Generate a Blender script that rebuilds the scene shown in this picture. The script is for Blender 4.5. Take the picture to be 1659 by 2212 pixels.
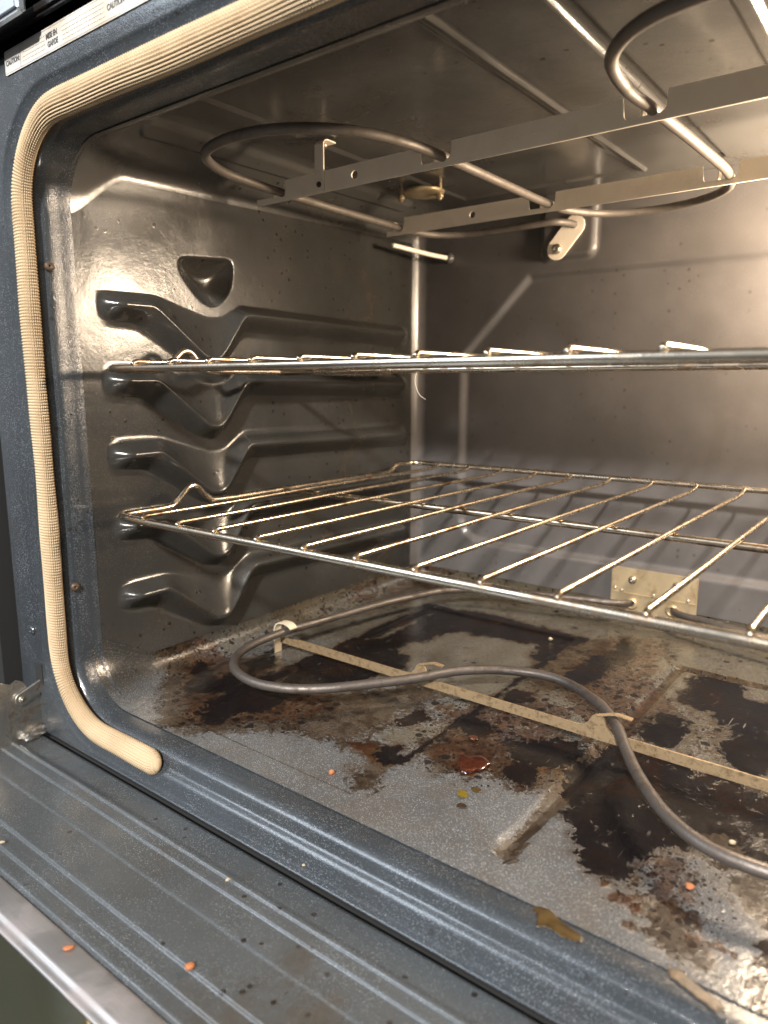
import bpy, bmesh, math, random
import numpy as np
from mathutils import Vector, Matrix

for o in list(bpy.data.objects): bpy.data.objects.remove(o)
SC = bpy.context.scene
COL = SC.collection
R = math.radians

# ------------------------------------------------------------------ camera
cam = bpy.data.objects.new('camera', bpy.data.cameras.new('camera'))
COL.objects.link(cam); SC.camera = cam
cam.location = (0.5082, -0.29, 0.245)
cam.rotation_euler = (R(90 - 10.2), 0, R(37.6))
cd = cam.data
cd.sensor_fit = 'HORIZONTAL'; cd.lens = 6.8; cd.sensor_width = 6.8*1659/1550
cd.clip_start = 0.01; cd.clip_end = 30
cd.dof.use_dof = True; cd.dof.focus_distance = 0.50; cd.dof.aperture_fstop = 1.9

# ------------------------------------------------------------------ world, lamps, exposure
w = bpy.data.worlds.new('World'); SC.world = w; w.use_nodes = True
bg = w.node_tree.nodes['Background']
bg.inputs[1].default_value = 0.52
wn = w.node_tree.nodes; wl = w.node_tree.links          # a room: light ceiling and upper walls, darker floor
wc = wn.new('ShaderNodeTexCoord'); ws = wn.new('ShaderNodeSeparateXYZ'); wr = wn.new('ShaderNodeValToRGB')
wm = wn.new('ShaderNodeMath'); wm.operation = 'MULTIPLY_ADD'; wm.inputs[1].default_value = .5; wm.inputs[2].default_value = .5
wl.new(wc.outputs['Generated'], ws.inputs[0]); wl.new(ws.outputs['Z'], wm.inputs[0]); wl.new(wm.outputs[0], wr.inputs[0]); wl.new(wr.outputs[0], bg.inputs[0])
wr.color_ramp.elements[0].position = .36; wr.color_ramp.elements[0].color = (.13, .125, .12, 1)
wr.color_ramp.elements[1].position = .74; wr.color_ramp.elements[1].color = (.92, .95, 1.0, 1)

def lamp(name, kind, loc, energy, color, target=None, **kw):
    l = bpy.data.lights.new(name, kind); l.energy = energy; l.color = color
    for k, v in kw.items(): setattr(l, k, v)
    o = bpy.data.objects.new(name, l); COL.objects.link(o); o.location = loc
    if target is not None:
        o.rotation_euler = (Vector(target) - Vector(loc)).to_track_quat('-Z', 'Y').to_euler()
    return o
lamp('oven_bulb', 'POINT', (0.492, 0.366, 0.356), 15.5, (1.0, 0.79, 0.57), shadow_soft_size=0.036)
lamp('kitchen_window', 'AREA', (-1.65, -2.35, 2.15), 70, (0.79, 0.89, 1.0), target=(0.2, 0, 0.1), shape='RECTANGLE', size=1.5, size_y=1.3)
lamp('kitchen_downlight', 'AREA', (1.05, -1.80, 1.36), 150, (1.0, 0.95, 0.88), target=(0.25, 0.1, 0.0), shape='DISK', size=0.14)

SC.view_settings.view_transform = 'Standard'; SC.view_settings.look = 'None'
SC.view_settings.exposure = 0.15; SC.view_settings.gamma = 1.0
SC.view_settings.use_curve_mapping = False
SC.render.resolution_x = 768; SC.render.resolution_y = 1024

# ------------------------------------------------------------------ helpers
rng = np.random.default_rng(7)
def tag(o, label=None, cat=None, group=None, kind=None):
    if label: o['label'] = label
    if cat: o['category'] = cat
    if group: o['group'] = group
    if kind: o['kind'] = kind
    return o
def empty(name, loc=(0, 0, 0)):
    o = bpy.data.objects.new(name, None); COL.objects.link(o); o.location = loc
    o.empty_display_size = 0.02
    return o
def link(name, me, mat=None, parent=None):
    o = bpy.data.objects.new(name, me); COL.objects.link(o)
    if mat is not None: me.materials.clear(); me.materials.append(mat)
    if parent is not None:
        o.parent = parent
        if parent.type == 'EMPTY': o.matrix_parent_inverse = Matrix.Translation(-parent.location)
    return o
def mesh_np(name, V, F, smooth=True):
    me = bpy.data.meshes.new(name)
    V = np.asarray(V, np.float32); F = np.asarray(F, np.int32)
    n = F.shape[1]
    me.vertices.add(len(V)); me.vertices.foreach_set('co', V.ravel())
    me.loops.add(F.size); me.loops.foreach_set('vertex_index', F.ravel())
    me.polygons.add(len(F))
    me.polygons.foreach_set('loop_start', np.arange(0, F.size, n, dtype=np.int32))
    me.polygons.foreach_set('loop_total', np.full(len(F), n, np.int32))
    me.polygons.foreach_set('use_smooth', np.full(len(F), smooth))
    me.update(); me.validate()
    return me
def grid(name, P, wrap_v=False, flip=False, smooth=True):
    nu, nv = P.shape[:2]
    idx = np.arange(nu*nv).reshape(nu, nv)
    if wrap_v: idx = np.concatenate([idx, idx[:, :1]], 1)
    a, b, c, d = idx[:-1, :-1], idx[1:, :-1], idx[1:, 1:], idx[:-1, 1:]
    F = np.stack([a, b, c, d], -1).reshape(-1, 4)
    if flip: F = F[:, ::-1]
    return mesh_np(name, P.reshape(-1, 3), F, smooth)
def catmull(pts, n=8, closed=False):
    P = np.asarray(pts, float); m = len(P); out = []
    rngi = range(m if closed else m-1)
    for i in rngi:
        p1, p2 = P[i], P[(i+1) % m]
        p0 = P[i-1] if (closed or i > 0) else 2*p1-p2
        p3 = P[(i+2) % m] if (closed or i+2 < m) else 2*p2-p1
        t0 = 0; t1 = np.linalg.norm(p1-p0)**.5+t0+1e-9; t2 = np.linalg.norm(p2-p1)**.5+t1+1e-9; t3 = np.linalg.norm(p3-p2)**.5+t2+1e-9
        for t in np.linspace(t1, t2, n, endpoint=False):
            A1 = (t1-t)/(t1-t0)*p0+(t-t0)/(t1-t0)*p1; A2 = (t2-t)/(t2-t1)*p1+(t-t1)/(t2-t1)*p2; A3 = (t3-t)/(t3-t2)*p2+(t-t2)/(t3-t2)*p3
            B1 = (t2-t)/(t2-t0)*A1+(t-t0)/(t2-t0)*A2; B2 = (t3-t)/(t3-t1)*A2+(t-t1)/(t3-t1)*A3
            out.append((t2-t)/(t2-t1)*B1+(t-t1)/(t2-t1)*B2)
    if not closed: out.append(P[-1])
    return np.array(out)
def frames(C, closed=False):
    T = np.gradient(C, axis=0)
    if closed: T = np.roll(C, -1, 0)-np.roll(C, 1, 0)
    T /= np.linalg.norm(T, axis=1)[:, None]+1e-12
    N = np.zeros_like(C)
    a = np.array([0, 0, 1.]) if abs(T[0][2]) < .9 else np.array([1., 0, 0])
    n = a-T[0]*a.dot(T[0]); n /= np.linalg.norm(n); N[0] = n
    for i in range(1, len(C)):
        n = n-T[i]*n.dot(T[i]); n /= np.linalg.norm(n)+1e-12; N[i] = n
    return T, N, np.cross(T, N)
def tube_mesh(name, C, r, sides=10, closed=False, cap=True):
    C = np.asarray(C, float); r = np.broadcast_to(np.asarray(r, float), (len(C),)).copy()
    if cap and not closed:      # rounded ends
        T = np.gradient(C, axis=0); T /= np.linalg.norm(T, axis=1)[:, None]+1e-12
        a0, a1 = r[0], r[-1]
        C = np.vstack([C[0]-T[0]*a0*.55, C[0]-T[0]*a0*.4, C, C[-1]+T[-1]*a1*.4, C[-1]+T[-1]*a1*.55])
        r = np.concatenate([[a0*.02, a0*.75], r, [a1*.75, a1*.02]])
    T, N, B = frames(C, closed)
    an = np.linspace(0, 2*math.pi, sides, endpoint=False)
    P = C[:, None]+r[:, None, None]*(np.cos(an)[None, :, None]*N[:, None]+np.sin(an)[None, :, None]*B[:, None])
    if closed: P = np.concatenate([P, P[:1]], 0)
    return grid(name, P, wrap_v=True, flip=True)
def tube(name, C, r, mat, parent=None, sides=10, closed=False):
    return link(name, tube_mesh(name, C, r, sides, closed), mat, parent)
def plate(name, outline, holes=(), thick=.001, M=None, mat=None, parent=None, bevel=0.0):
    """flat sheet with holes: outline in 2D, extruded, then placed with matrix M"""
    cu = bpy.data.curves.new(name, 'CURVE'); cu.dimensions = '2D'; cu.fill_mode = 'BOTH'
    cu.extrude = thick/2-bevel; cu.bevel_depth = bevel; cu.bevel_resolution = 1
    for pl in [outline]+list(holes):
        s = cu.splines.new('POLY'); s.points.add(len(pl)-1); s.use_cyclic_u = True
        for i, (x, y) in enumerate(pl): s.points[i].co = (x, y, 0, 1)
    o = bpy.data.objects.new('tmp', cu); COL.objects.link(o)
    dg = bpy.context.evaluated_depsgraph_get()
    me = bpy.data.meshes.new_from_object(o.evaluated_get(dg))
    bpy.data.objects.remove(o); bpy.data.curves.remove(cu)
    me.name = name
    if M is not None: me.transform(M)
    return link(name, me, mat, parent)
def circ(cx, cy, r, n=16, a0=0):
    return [(cx+r*math.cos(a0+2*math.pi*i/n), cy+r*math.sin(a0+2*math.pi*i/n)) for i in range(n)]
def round_rect(x0, y0, x1, y1, r, n=5):
    out = []
    for cx, cy, a in ((x1-r, y0+r, -90), (x1-r, y1-r, 0), (x0+r, y1-r, 90), (x0+r, y0+r, 180)):
        for i in range(n+1):
            t = R(a+90*i/n); out.append((cx+r*math.cos(t), cy+r*math.sin(t)))
    return out
def bm_obj(name, bm, mat, parent=None, smooth=False):
    me = bpy.data.meshes.new(name); bm.to_mesh(me); bm.free()
    for p in me.polygons: p.use_smooth = smooth
    return link(name, me, mat, parent)
def box(name, lo, hi, mat, parent=None, bev=0.001):
    bm = bmesh.new(); bmesh.ops.create_cube(bm, size=1)
    lo, hi = Vector(lo), Vector(hi)
    for v in bm.verts: v.co = Vector([(lo[i]+hi[i])/2+v.co[i]*(hi[i]-lo[i]) for i in range(3)])
    if bev: bmesh.ops.bevel(bm, geom=bm.edges[:], offset=bev, segments=2, affect='EDGES')
    return bm_obj(name, bm, mat, parent)
def lathe(name, prof, M, mat, parent=None, n=20):
    an = np.linspace(0, 2*math.pi, n, endpoint=False)
    P = np.array([[(r*math.cos(a), r*math.sin(a), z) for a in an] for r, z in prof])
    me = grid(name, P, wrap_v=True, flip=True); me.transform(M)
    return link(name, me, mat, parent)
def aim(loc, d, spin=0):
    q = Vector(d).to_track_quat('Z', 'Y')
    return Matrix.Translation(loc) @ q.to_matrix().to_4x4() @ Matrix.Rotation(spin, 4, 'Z')
def screw(loc, d, r, mat, parent, name='screw'):
    """pan-head screw, cross-slot cut as a darker inset"""
    s = lathe(name, [(0.0001, -.002), (r*.6, -.002), (r, 0), (r, r*.25), (r*.85, r*.55), (r*.45, r*.72), (r*.22, r*.70), (r*.2, r*.3), (0.0001, r*.3)], aim(loc, d), mat, parent)
    return s
sm = lambda a, b, x: (lambda t: t*t*(3-2*t))(np.clip((x-a)/(b-a), 0, 1))
def interp(pts):
    xs = [p[0] for p in pts]; ys = [p[1] for p in pts]
    return lambda v: np.interp(v, xs, ys)
def vnoise(x, y, seed=0):
    """value noise on a lattice"""
    xi = np.floor(x).astype(np.int64); yi = np.floor(y).astype(np.int64); fx = x-xi; fy = y-yi
    def h(a, b):
        n = (a*374761393+b*668265263+seed*982451653) & 0x7fffffff
        n = ((n ^ (n >> 13))*1274126177) & 0x7fffffff
        return ((n ^ (n >> 16)) & 0xffff)/65535.
    u = fx*fx*(3-2*fx); v = fy*fy*(3-2*fy)
    return (h(xi, yi)*(1-u)+h(xi+1, yi)*u)*(1-v)+(h(xi, yi+1)*(1-u)+h(xi+1, yi+1)*u)*v
def fbm(x, y, sc, oct=4, seed=0):
    s = 0; a = .5
    for i in range(oct):
        s = s+a*(vnoise(x*sc, y*sc, seed+i*17)-.5); sc *= 2.1; a *= .55
    return s*2

# ------------------------------------------------------------------ materials
class NT:
    def __init__(s, name):
        s.m = bpy.data.materials.new(name); s.m.use_nodes = True; s.t = s.m.node_tree
        s.b = s.t.nodes['Principled BSDF']; s.L = s.t.links
        s.co = s.t.nodes.new('ShaderNodeTexCoord').outputs['Object']
    def n(s, k, **kw):
        d = s.t.nodes.new(k)
        for a, v in kw.items(): setattr(d, a, v)
        return d
    def put(s, sock, v):
        if isinstance(v, (int, float)): sock.default_value = v
        elif isinstance(v, tuple): sock.default_value = v if len(v) == 4 or len(sock.default_value) == 3 else v+(1,)
        else: s.L.new(v, sock)
    def noise(s, scale, detail=3, rough=.55, dist=0, co=None, out='Fac'):
        d = s.n('ShaderNodeTexNoise'); s.L.new(co or s.co, d.inputs['Vector'])
        d.inputs['Scale'].default_value = scale; d.inputs['Detail'].default_value = detail
        d.inputs['Roughness'].default_value = rough; d.inputs['Distortion'].default_value = dist
        return d.outputs[out]
    def vor(s, scale, out='Distance', rnd=1, co=None):
        d = s.n('ShaderNodeTexVoronoi'); s.L.new(co or s.co, d.inputs['Vector'])
        d.inputs['Scale'].default_value = scale; d.inputs['Randomness'].default_value = rnd
        return d.outputs['Distance'], d.outputs['Color']
    def math(s, op, a, b=0.0, c=0.0, clamp=False):
        d = s.n('ShaderNodeMath', operation=op, use_clamp=clamp)
        s.put(d.inputs[0], a); s.put(d.inputs[1], b); s.put(d.inputs[2], c); return d.outputs[0]
    def step(s, v, a, b, lo=0., hi=1.):
        d = s.n('ShaderNodeMapRange', interpolation_type='SMOOTHSTEP'); s.put(d.inputs[0], v)
        d.inputs[1].default_value = a; d.inputs[2].default_value = b; d.inputs[3].default_value = lo; d.inputs[4].default_value = hi
        return d.outputs[0]
    def mix(s, f, a, b):
        d = s.n('ShaderNodeMix', data_type='RGBA'); s.put(d.inputs[0], f); s.put(d.inputs[6], a); s.put(d.inputs[7], b); return d.outputs[2]
    def mixf(s, f, a, b):
        d = s.n('ShaderNodeMix', data_type='FLOAT'); s.put(d.inputs[0], f); s.put(d.inputs[2], a); s.put(d.inputs[3], b); return d.outputs[0]
    def red(s, c):
        d = s.n('ShaderNodeSeparateColor'); s.L.new(c, d.inputs[0]); return d.outputs
    def bump(s, h, strength, dist, nrm=None):
        d = s.n('ShaderNodeBump'); s.L.new(h, d.inputs['Height']); d.inputs['Strength'].default_value = strength; d.inputs['Distance'].default_value = dist
        if nrm is not None: s.L.new(nrm, d.inputs['Normal'])
        return d.outputs[0]
    def flecks(s, scale, dens=.75, size=.38):
        dd, cc = s.vor(scale)
        r = s.red(cc)
        return s.math('MULTIPLY', s.step(dd, size*.6, size, 1, 0), s.math('GREATER_THAN', r[0], dens)), r[1]
    def out(s, col=None, rough=None, metal=None, nrm=None, spec=None, coat=None, coatr=None):
        for k, v in (('Base Color', col), ('Roughness', rough), ('Metallic', metal), ('Normal', nrm), ('Specular IOR Level', spec), ('Coat Weight', coat), ('Coat Roughness', coatr)):
            if v is not None: s.put(s.b.inputs[k], v)
        return s.m

def enamel(name, base, fleck, rough=.22, grime=.5, peel=.06, speck=1.0, dens=.72, drips=False, fs=1900, grain=.12, coat=.12, spec=.5):
    t = NT(name)
    fl, rv = t.flecks(fs, dens)
    fl2, _ = t.flecks(fs*.7, .93, .25)
    big = t.noise(9, 4, .6)
    c = t.mix(t.step(big, .3, .75), tuple(b*.85 for b in base), tuple(b*1.2 for b in base))
    flv = t.step(t.noise(26, 4, .65, .6), .34, .66, .15, 1.0)
    c = t.mix(t.math('MULTIPLY', fl, t.math('MULTIPLY', t.math('MULTIPLY', rv, .7), flv)), c, fleck)
    c = t.mix(t.math('MULTIPLY', fl2, .5), c, fleck)
    # baked-on grease dots and brown film
    film = t.math('MULTIPLY', t.step(t.noise(14, 5, .65, .6), .52, .72), grime)
    c = t.mix(t.math('MULTIPLY', film, .55), c, (.035, .024, .012))
    dd, cc = t.vor(130); r = t.red(cc)
    gate = t.step(t.noise(16, 3), .44, .60)
    dots = t.math('MULTIPLY', t.math('MULTIPLY', t.step(dd, .14, .26, 1, 0), t.math('GREATER_THAN', r[0], .72)), gate)
    dots = t.math('MULTIPLY', dots, speck)
    if drips:
        mp = t.n('ShaderNodeMapping'); t.L.new(t.co, mp.inputs[0]); mp.inputs['Scale'].default_value = (1, 1.0, .16)
        dn = t.noise(150, 2, .5, .4, mp.outputs[0])
        dr = t.math('MULTIPLY', t.step(dn, .70, .76), t.step(t.noise(13, 3), .52, .62))
        dots = t.math('MAXIMUM', dots, t.math('MULTIPLY', dr, .85*speck))
    c = t.mix(dots, c, (.012, .008, .005))
    rr = t.mixf(film, rough, rough+.18)
    rr = t.math('ADD', rr, t.math('MULTIPLY', t.math('SUBTRACT', t.noise(60, 3), .5), .10))
    h = t.math('ADD', t.noise(70, 2), t.math('MULTIPLY', t.noise(420, 2), .25))
    nb = t.bump(h, peel, .004)
    nb = t.bump(t.noise(1500, 1), grain, .0006, nb)
    nb = t.bump(dots, .12, .0005, nb)
    return t.out(c, rr, 0, nb, spec, coat, .12)
M_wall = enamel('enamel_wall', (.024, .0232, .0215), (.17, .16, .15), .20, .6, .055, 1.0, .76, True, 1900, .10, .06, .36)
M_back = enamel('enamel_back', (.074, .069, .068), (.20, .19, .18), .30, .3, .04, .5, .84, False, 1900, .1, .05)
M_ceil = enamel('enamel_ceiling', (.062, .060, .056), (.22, .21, .19), .22, .5, .05, .8, .82)
M_frame = enamel('enamel_frame', (.024, .0285, .0335), (.42, .47, .53), .17, .35, .08, .5, .60, False, 1900, .30, .4)
M_door = enamel('enamel_door', (.046, .051, .055), (.46, .48, .50), .21, .95, .10, .9, .62, False, 1800, .35, .35)

def metal(name, col, rough, stain=None, amt=.5, sc=60, brushed=False, met=1.0, bump=.15):
    t = NT(name)
    n = t.noise(sc, 5, .65, .5)
    c = col
    if stain: c = t.mix(t.math('MULTIPLY', t.step(n, .46, .68), amt), col, stain)
    rr = t.mixf(t.step(n, .4, .7), rough, rough+.2)
    co = t.co
    if brushed:
        mp = t.n('ShaderNodeMapping'); t.L.new(t.co, mp.inputs[0]); mp.inputs['Scale'].default_value = (.05, 1, 1)
        co = mp.outputs[0]
    nb = t.bump(t.noise(900 if brushed else 500, 3, .6, 0, co), bump, .0006)
    return t.out(c, rr, met, nb)
M_chrome = metal('rack_chrome', (.66, .58, .47), .18, (.24, .14, .075), .75, 45, bump=.12)
M_rackbrown = metal('rack_chrome_browned', (.60, .51, .39), .24, (.10, .052, .026), .95, 34, bump=.12)
M_broil = metal('broil_tube_metal', (.14, .122, .105), .5, (.085, .07, .058), .7, 40, met=.5)
M_bake = metal('bake_tube_metal', (.12, .105, .095), .42, (.055, .042, .033), .8, 60, bump=.4, met=.7)
M_bracket = metal('bracket_steel', (.84, .75, .62), .42, (.74, .64, .52), .6, 35, True, met=.12)
M_bar = metal('support_bar_steel', (.21, .15, .085), .5, (.085, .052, .024), .85, 210, bump=.5, met=.35)
M_plate = metal('terminal_plate_steel', (.44, .35, .22), .38, (.20, .13, .065), .85, 32, True, met=.6)
M_screw = metal('screw_steel', (.55, .50, .42), .28, (.2, .14, .08), .6, 200)
M_hinge = metal('hinge_steel', (.50, .48, .44), .33, (.16, .10, .06), .8, 110, bump=.3)
M_bezel = metal('door_bezel_aluminium', (.42, .40, .39), .5, (.36, .32, .325), .6, 22, True)
M_dark = NT('dark_void').out((.006, .006, .006), .8)
M_panelblack = NT('control_panel_black').out((.010, .008, .008), .25)
t = NT('panel_light_trim'); M_trim = t.out((.55, .60, .66), .3, .8)
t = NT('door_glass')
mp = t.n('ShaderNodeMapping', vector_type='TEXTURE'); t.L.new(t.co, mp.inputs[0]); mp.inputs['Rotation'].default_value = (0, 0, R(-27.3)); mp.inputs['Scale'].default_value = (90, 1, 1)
st = t.step(t.noise(190, 2, .5, 0, mp.outputs[0]), .67, .71)  # thin yellow reflections of wires, painted into the glass colour as streaks
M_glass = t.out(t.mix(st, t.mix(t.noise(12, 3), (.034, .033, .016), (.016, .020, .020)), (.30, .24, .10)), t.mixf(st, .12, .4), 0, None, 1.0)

def floor_material():
    t = NT('enamel_floor_soiled')
    at = t.n('ShaderNodeAttribute', attribute_name='stain'); K, Mm, F = t.red(at.outputs['Color'])[:3]
    at2 = t.n('ShaderNodeAttribute', attribute_name='stain2'); O, S, X = t.red(at2.outputs['Color'])[:3]
    fl, rv = t.flecks(1700, .55, .42); fl2, _ = t.flecks(1000, .94, .22)
    big = t.noise(10, 4)
    c = t.mix(t.step(big, .3, .7), (.054, .056, .060), (.080, .082, .084))
    c = t.mix(X, c, (.024, .0232, .0215))
    c = t.mix(t.math('MULTIPLY', fl, t.math('MULTIPLY', rv, t.mixf(X, .75, .3))), c, (.50, .50, .50))
    c = t.mix(t.math('MULTIPLY', fl2, .5), c, (.6, .6, .6))
    fine = t.noise(150, 6, .72, .8); fine2 = t.noise(48, 6, .7, 1.4); fine3 = t.noise(520, 4, .65)
    fz = t.math('ADD', t.math('ADD', t.math('MULTIPLY', fine, 1.5), t.math('MULTIPLY', fine2, 1.3)), t.math('MULTIPLY', fine3, .7))
    fz = t.math('SUBTRACT', fz, 1.75)
    def field(v, amp): return t.math('ADD', t.math('MULTIPLY_ADD', v, 3.5, -2.5), t.math('MULTIPLY', fz, amp))
    # olive haze, brown film, maroon glaze, black crust; thin to thick
    o = t.math('MULTIPLY', t.step(field(O, 1.4), -.7, .3), .62)
    c = t.mix(o, c, (.058, .047, .026))
    soil = t.math('MULTIPLY', t.step(t.noise(20, 6, .7, 1.0), .46, .66), t.mixf(S, .30, .62))
    c = t.mix(soil, c, (.056, .041, .024))
    def dots(scale, lo, r0, r1):
        dd, cc = t.vor(scale); r = t.red(cc)
        wob = t.math('ADD', dd, t.math('MULTIPLY', t.math('SUBTRACT', fine, .5), .55))
        size = t.math('MULTIPLY', r[1], .22)
        return t.math('MULTIPLY', t.step(t.math('SUBTRACT', wob, size), r0, r0+.05, 1, 0), t.step(t.math('ADD', t.math('MULTIPLY', S, .8), t.math('MULTIPLY', r[0], .5)), lo, lo+.06))
    sp = t.math('MAXIMUM', dots(105, .72, .12, .2), t.math('MAXIMUM', dots(240, .66, .13, .2), dots(480, .66, .16, .2)))
    f = t.step(field(F, 2.2), -.9, -.2)
    tone = t.step(t.math('ADD', t.math('MULTIPLY', t.noise(30, 6, .7, 1.6), .65), t.math('MULTIPLY', t.noise(140, 6, .75, 1.0), .35)), .40, .60)
    c = t.mix(t.math('MULTIPLY', f, t.mixf(tone, .72, .97)), c, t.mix(tone, (.038, .024, .011), (.013, .0075, .004)))
    mpa = t.n('ShaderNodeMapping'); t.L.new(t.co, mpa.inputs[0]); mpa.inputs['Rotation'].default_value = (0, 0, R(24)); mpa.inputs['Scale'].default_value = (1, .6, 1)
    streak = t.noise(95, 6, .68, .9, mpa.outputs[0]); streak2 = t.noise(230, 5, .65, .5, mpa.outputs[0])
    sk = t.math('SUBTRACT', t.math('ADD', streak, t.math('MULTIPLY', streak2, .6)), .80)
    m = t.step(t.math('ADD', field(Mm, .9), t.math('MULTIPLY', sk, 2.0)), -.4, -.1)
    smear = t.math('MULTIPLY', t.step(t.math('ADD', t.math('MULTIPLY_ADD', S, 1.6, -1.0), t.math('MULTIPLY', sk, 3.0)), .15, .45), .8)
    c = t.mix(t.math('MULTIPLY', t.math('MAXIMUM', m, smear), .9), c, t.mix(tone, (.040, .016, .006), (.018, .007, .004)))
    kf = t.math('ADD', field(K, 1.5), t.math('MULTIPLY', sk, 2.6))
    halo = t.math('MULTIPLY', t.step(kf, -2.2, -.8), .62)
    c = t.mix(halo, c, t.mix(tone, (.042, .025, .011), (.019, .0105, .006)))
    k = t.step(kf, -.98, -.86)
    worn = t.step(t.math('ADD', sk, t.math('MULTIPLY', t.math('SUBTRACT', fine, .5), .8)), -.30, -.16)      # scraped through to enamel
    k = t.math('MULTIPLY', k, worn)
    k = t.math('MAXIMUM', k, t.math('MULTIPLY', sp, .9))
    ktone = t.step(t.noise(17, 5, .65, 1.8), .46, .70)
    c = t.mix(t.math('MULTIPLY', k, .975), c, t.mix(ktone, (.004, .0034, .004), (.010, .0044, .0026)))
    # scrape marks through the crust
    mp = t.n('ShaderNodeMapping'); t.L.new(t.co, mp.inputs[0]); mp.inputs['Rotation'].default_value = (0, 0, R(28)); mp.inputs['Scale'].default_value = (1, .06, 1)
    scr = t.math('MULTIPLY', t.step(t.noise(260, 2, .5, 0, mp.outputs[0]), .69, .73), t.math('MULTIPLY', k, t.step(t.noise(25, 2), .52, .6)))
    c = t.mix(t.math('MULTIPLY', scr, .6), c, (.13, .12, .11))
    kk = t.math('MAXIMUM', k, m)
    rr = t.mixf(f, t.mixf(t.step(big, .3, .7), .17, .25), .24)
    rr = t.mixf(kk, rr, t.mixf(t.step(t.noise(40, 4), .4, .65), .10, .26))
    hh = t.math('ADD', t.math('MULTIPLY', kk, .9), t.math('MULTIPLY', fine2, t.math('MULTIPLY', f, .6)))
    nb = t.bump(t.math('ADD', t.noise(90, 2), t.math('MULTIPLY', t.noise(480, 2), .35)), .10, .004)
    nb = t.bump(t.noise(1200, 1), .13, .0007, nb)
    nb = t.bump(hh, .35, .0008, nb)
    clean = t.math('SUBTRACT', 1.0, t.math('MAXIMUM', kk, t.math('MULTIPLY', f, .7)))
    return t.out(c, rr, 0, nb, t.mixf(kk, t.mixf(f, .5, .35), .30), t.math('MULTIPLY', clean, .25), .15)
M_floor = floor_material()

def gasket_material():
    t = NT('fibreglass_braid')
    n = t.noise(18, 4, .6); f = t.noise(900, 2)
    c = t.mix(t.step(n, .35, .7), (.34, .258, .160), (.265, .19, .108))
    c = t.mix(t.math('MULTIPLY', t.step(t.noise(50, 4), .55, .75), .4), c, (.24, .14, .065))
    c = t.mix(t.math('MULTIPLY', f, .25), c, (.58, .46, .32))
    return t.out(c, .62, 0, t.bump(f, .3, .0005), .4)
M_gasket = gasket_material()
def plain(name, col, rough=.5, spec=.5, coat=0, amt=.25, sc=300):
    t = NT(name)
    c = t.mix(t.math('MULTIPLY', t.noise(sc, 3), amt*2), col, tuple(v*.45 for v in col))
    return t.out(c, rough, 0, t.bump(t.noise(sc*2, 2), .2, .0004), spec, coat, .05)
M_orange = plain('crumb_orange', (.30, .105, .038), .7)
M_sesame = plain('crumb_cream', (.34, .28, .18), .6)
M_carbon = plain('carbon_black', (.018, .012, .008), .45)
def spill_mat(name, c1, c2, rough, coat, cut, sc=160):
    t = NT(name)
    e = t.n('ShaderNodeAttribute', attribute_name='edge').outputs['Fac']
    n = t.noise(sc, 5, .7, .8); n2 = t.noise(sc*2.3, 4, .65)
    c = t.mix(t.step(n, .36, .64), c1, c2)
    c = t.mix(t.math('MULTIPLY', t.step(e, .0, .35, 1, 0), .6), c, tuple(v*.35 for v in c1))
    if cut:
        al = t.step(t.math('ADD', t.math('MULTIPLY', e, 1.3), t.math('MULTIPLY', t.math('SUBTRACT', n2, .5), 2.4)), .10, .10+cut)
        t.put(t.b.inputs['Alpha'], al)
    return t.out(c, rough, 0, t.bump(n2, .4, .0006), .5, coat, .05)
M_grease = spill_mat('grease_dark_red', (.020, .005, .003), (.050, .011, .004), .10, .8, 0)
M_amber = spill_mat('spill_amber', (.026, .014, .004), (.055, .034, .010), .28, .35, .14)
M_yellow = spill_mat('spill_yellow', (.125, .088, .007), (.08, .06, .012), .35, .2, .9, 260)
M_tan = spill_mat('spill_tan', (.11, .07, .038), (.065, .048, .031), .45, .1, .8, 110)
M_burnt = spill_mat('spill_burnt', (.016, .010, .006), (.035, .018, .008), .35, .1, .15, 260)
M_hair = plain('hair_pale', (.55, .48, .38), .4)
M_label = None
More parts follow.
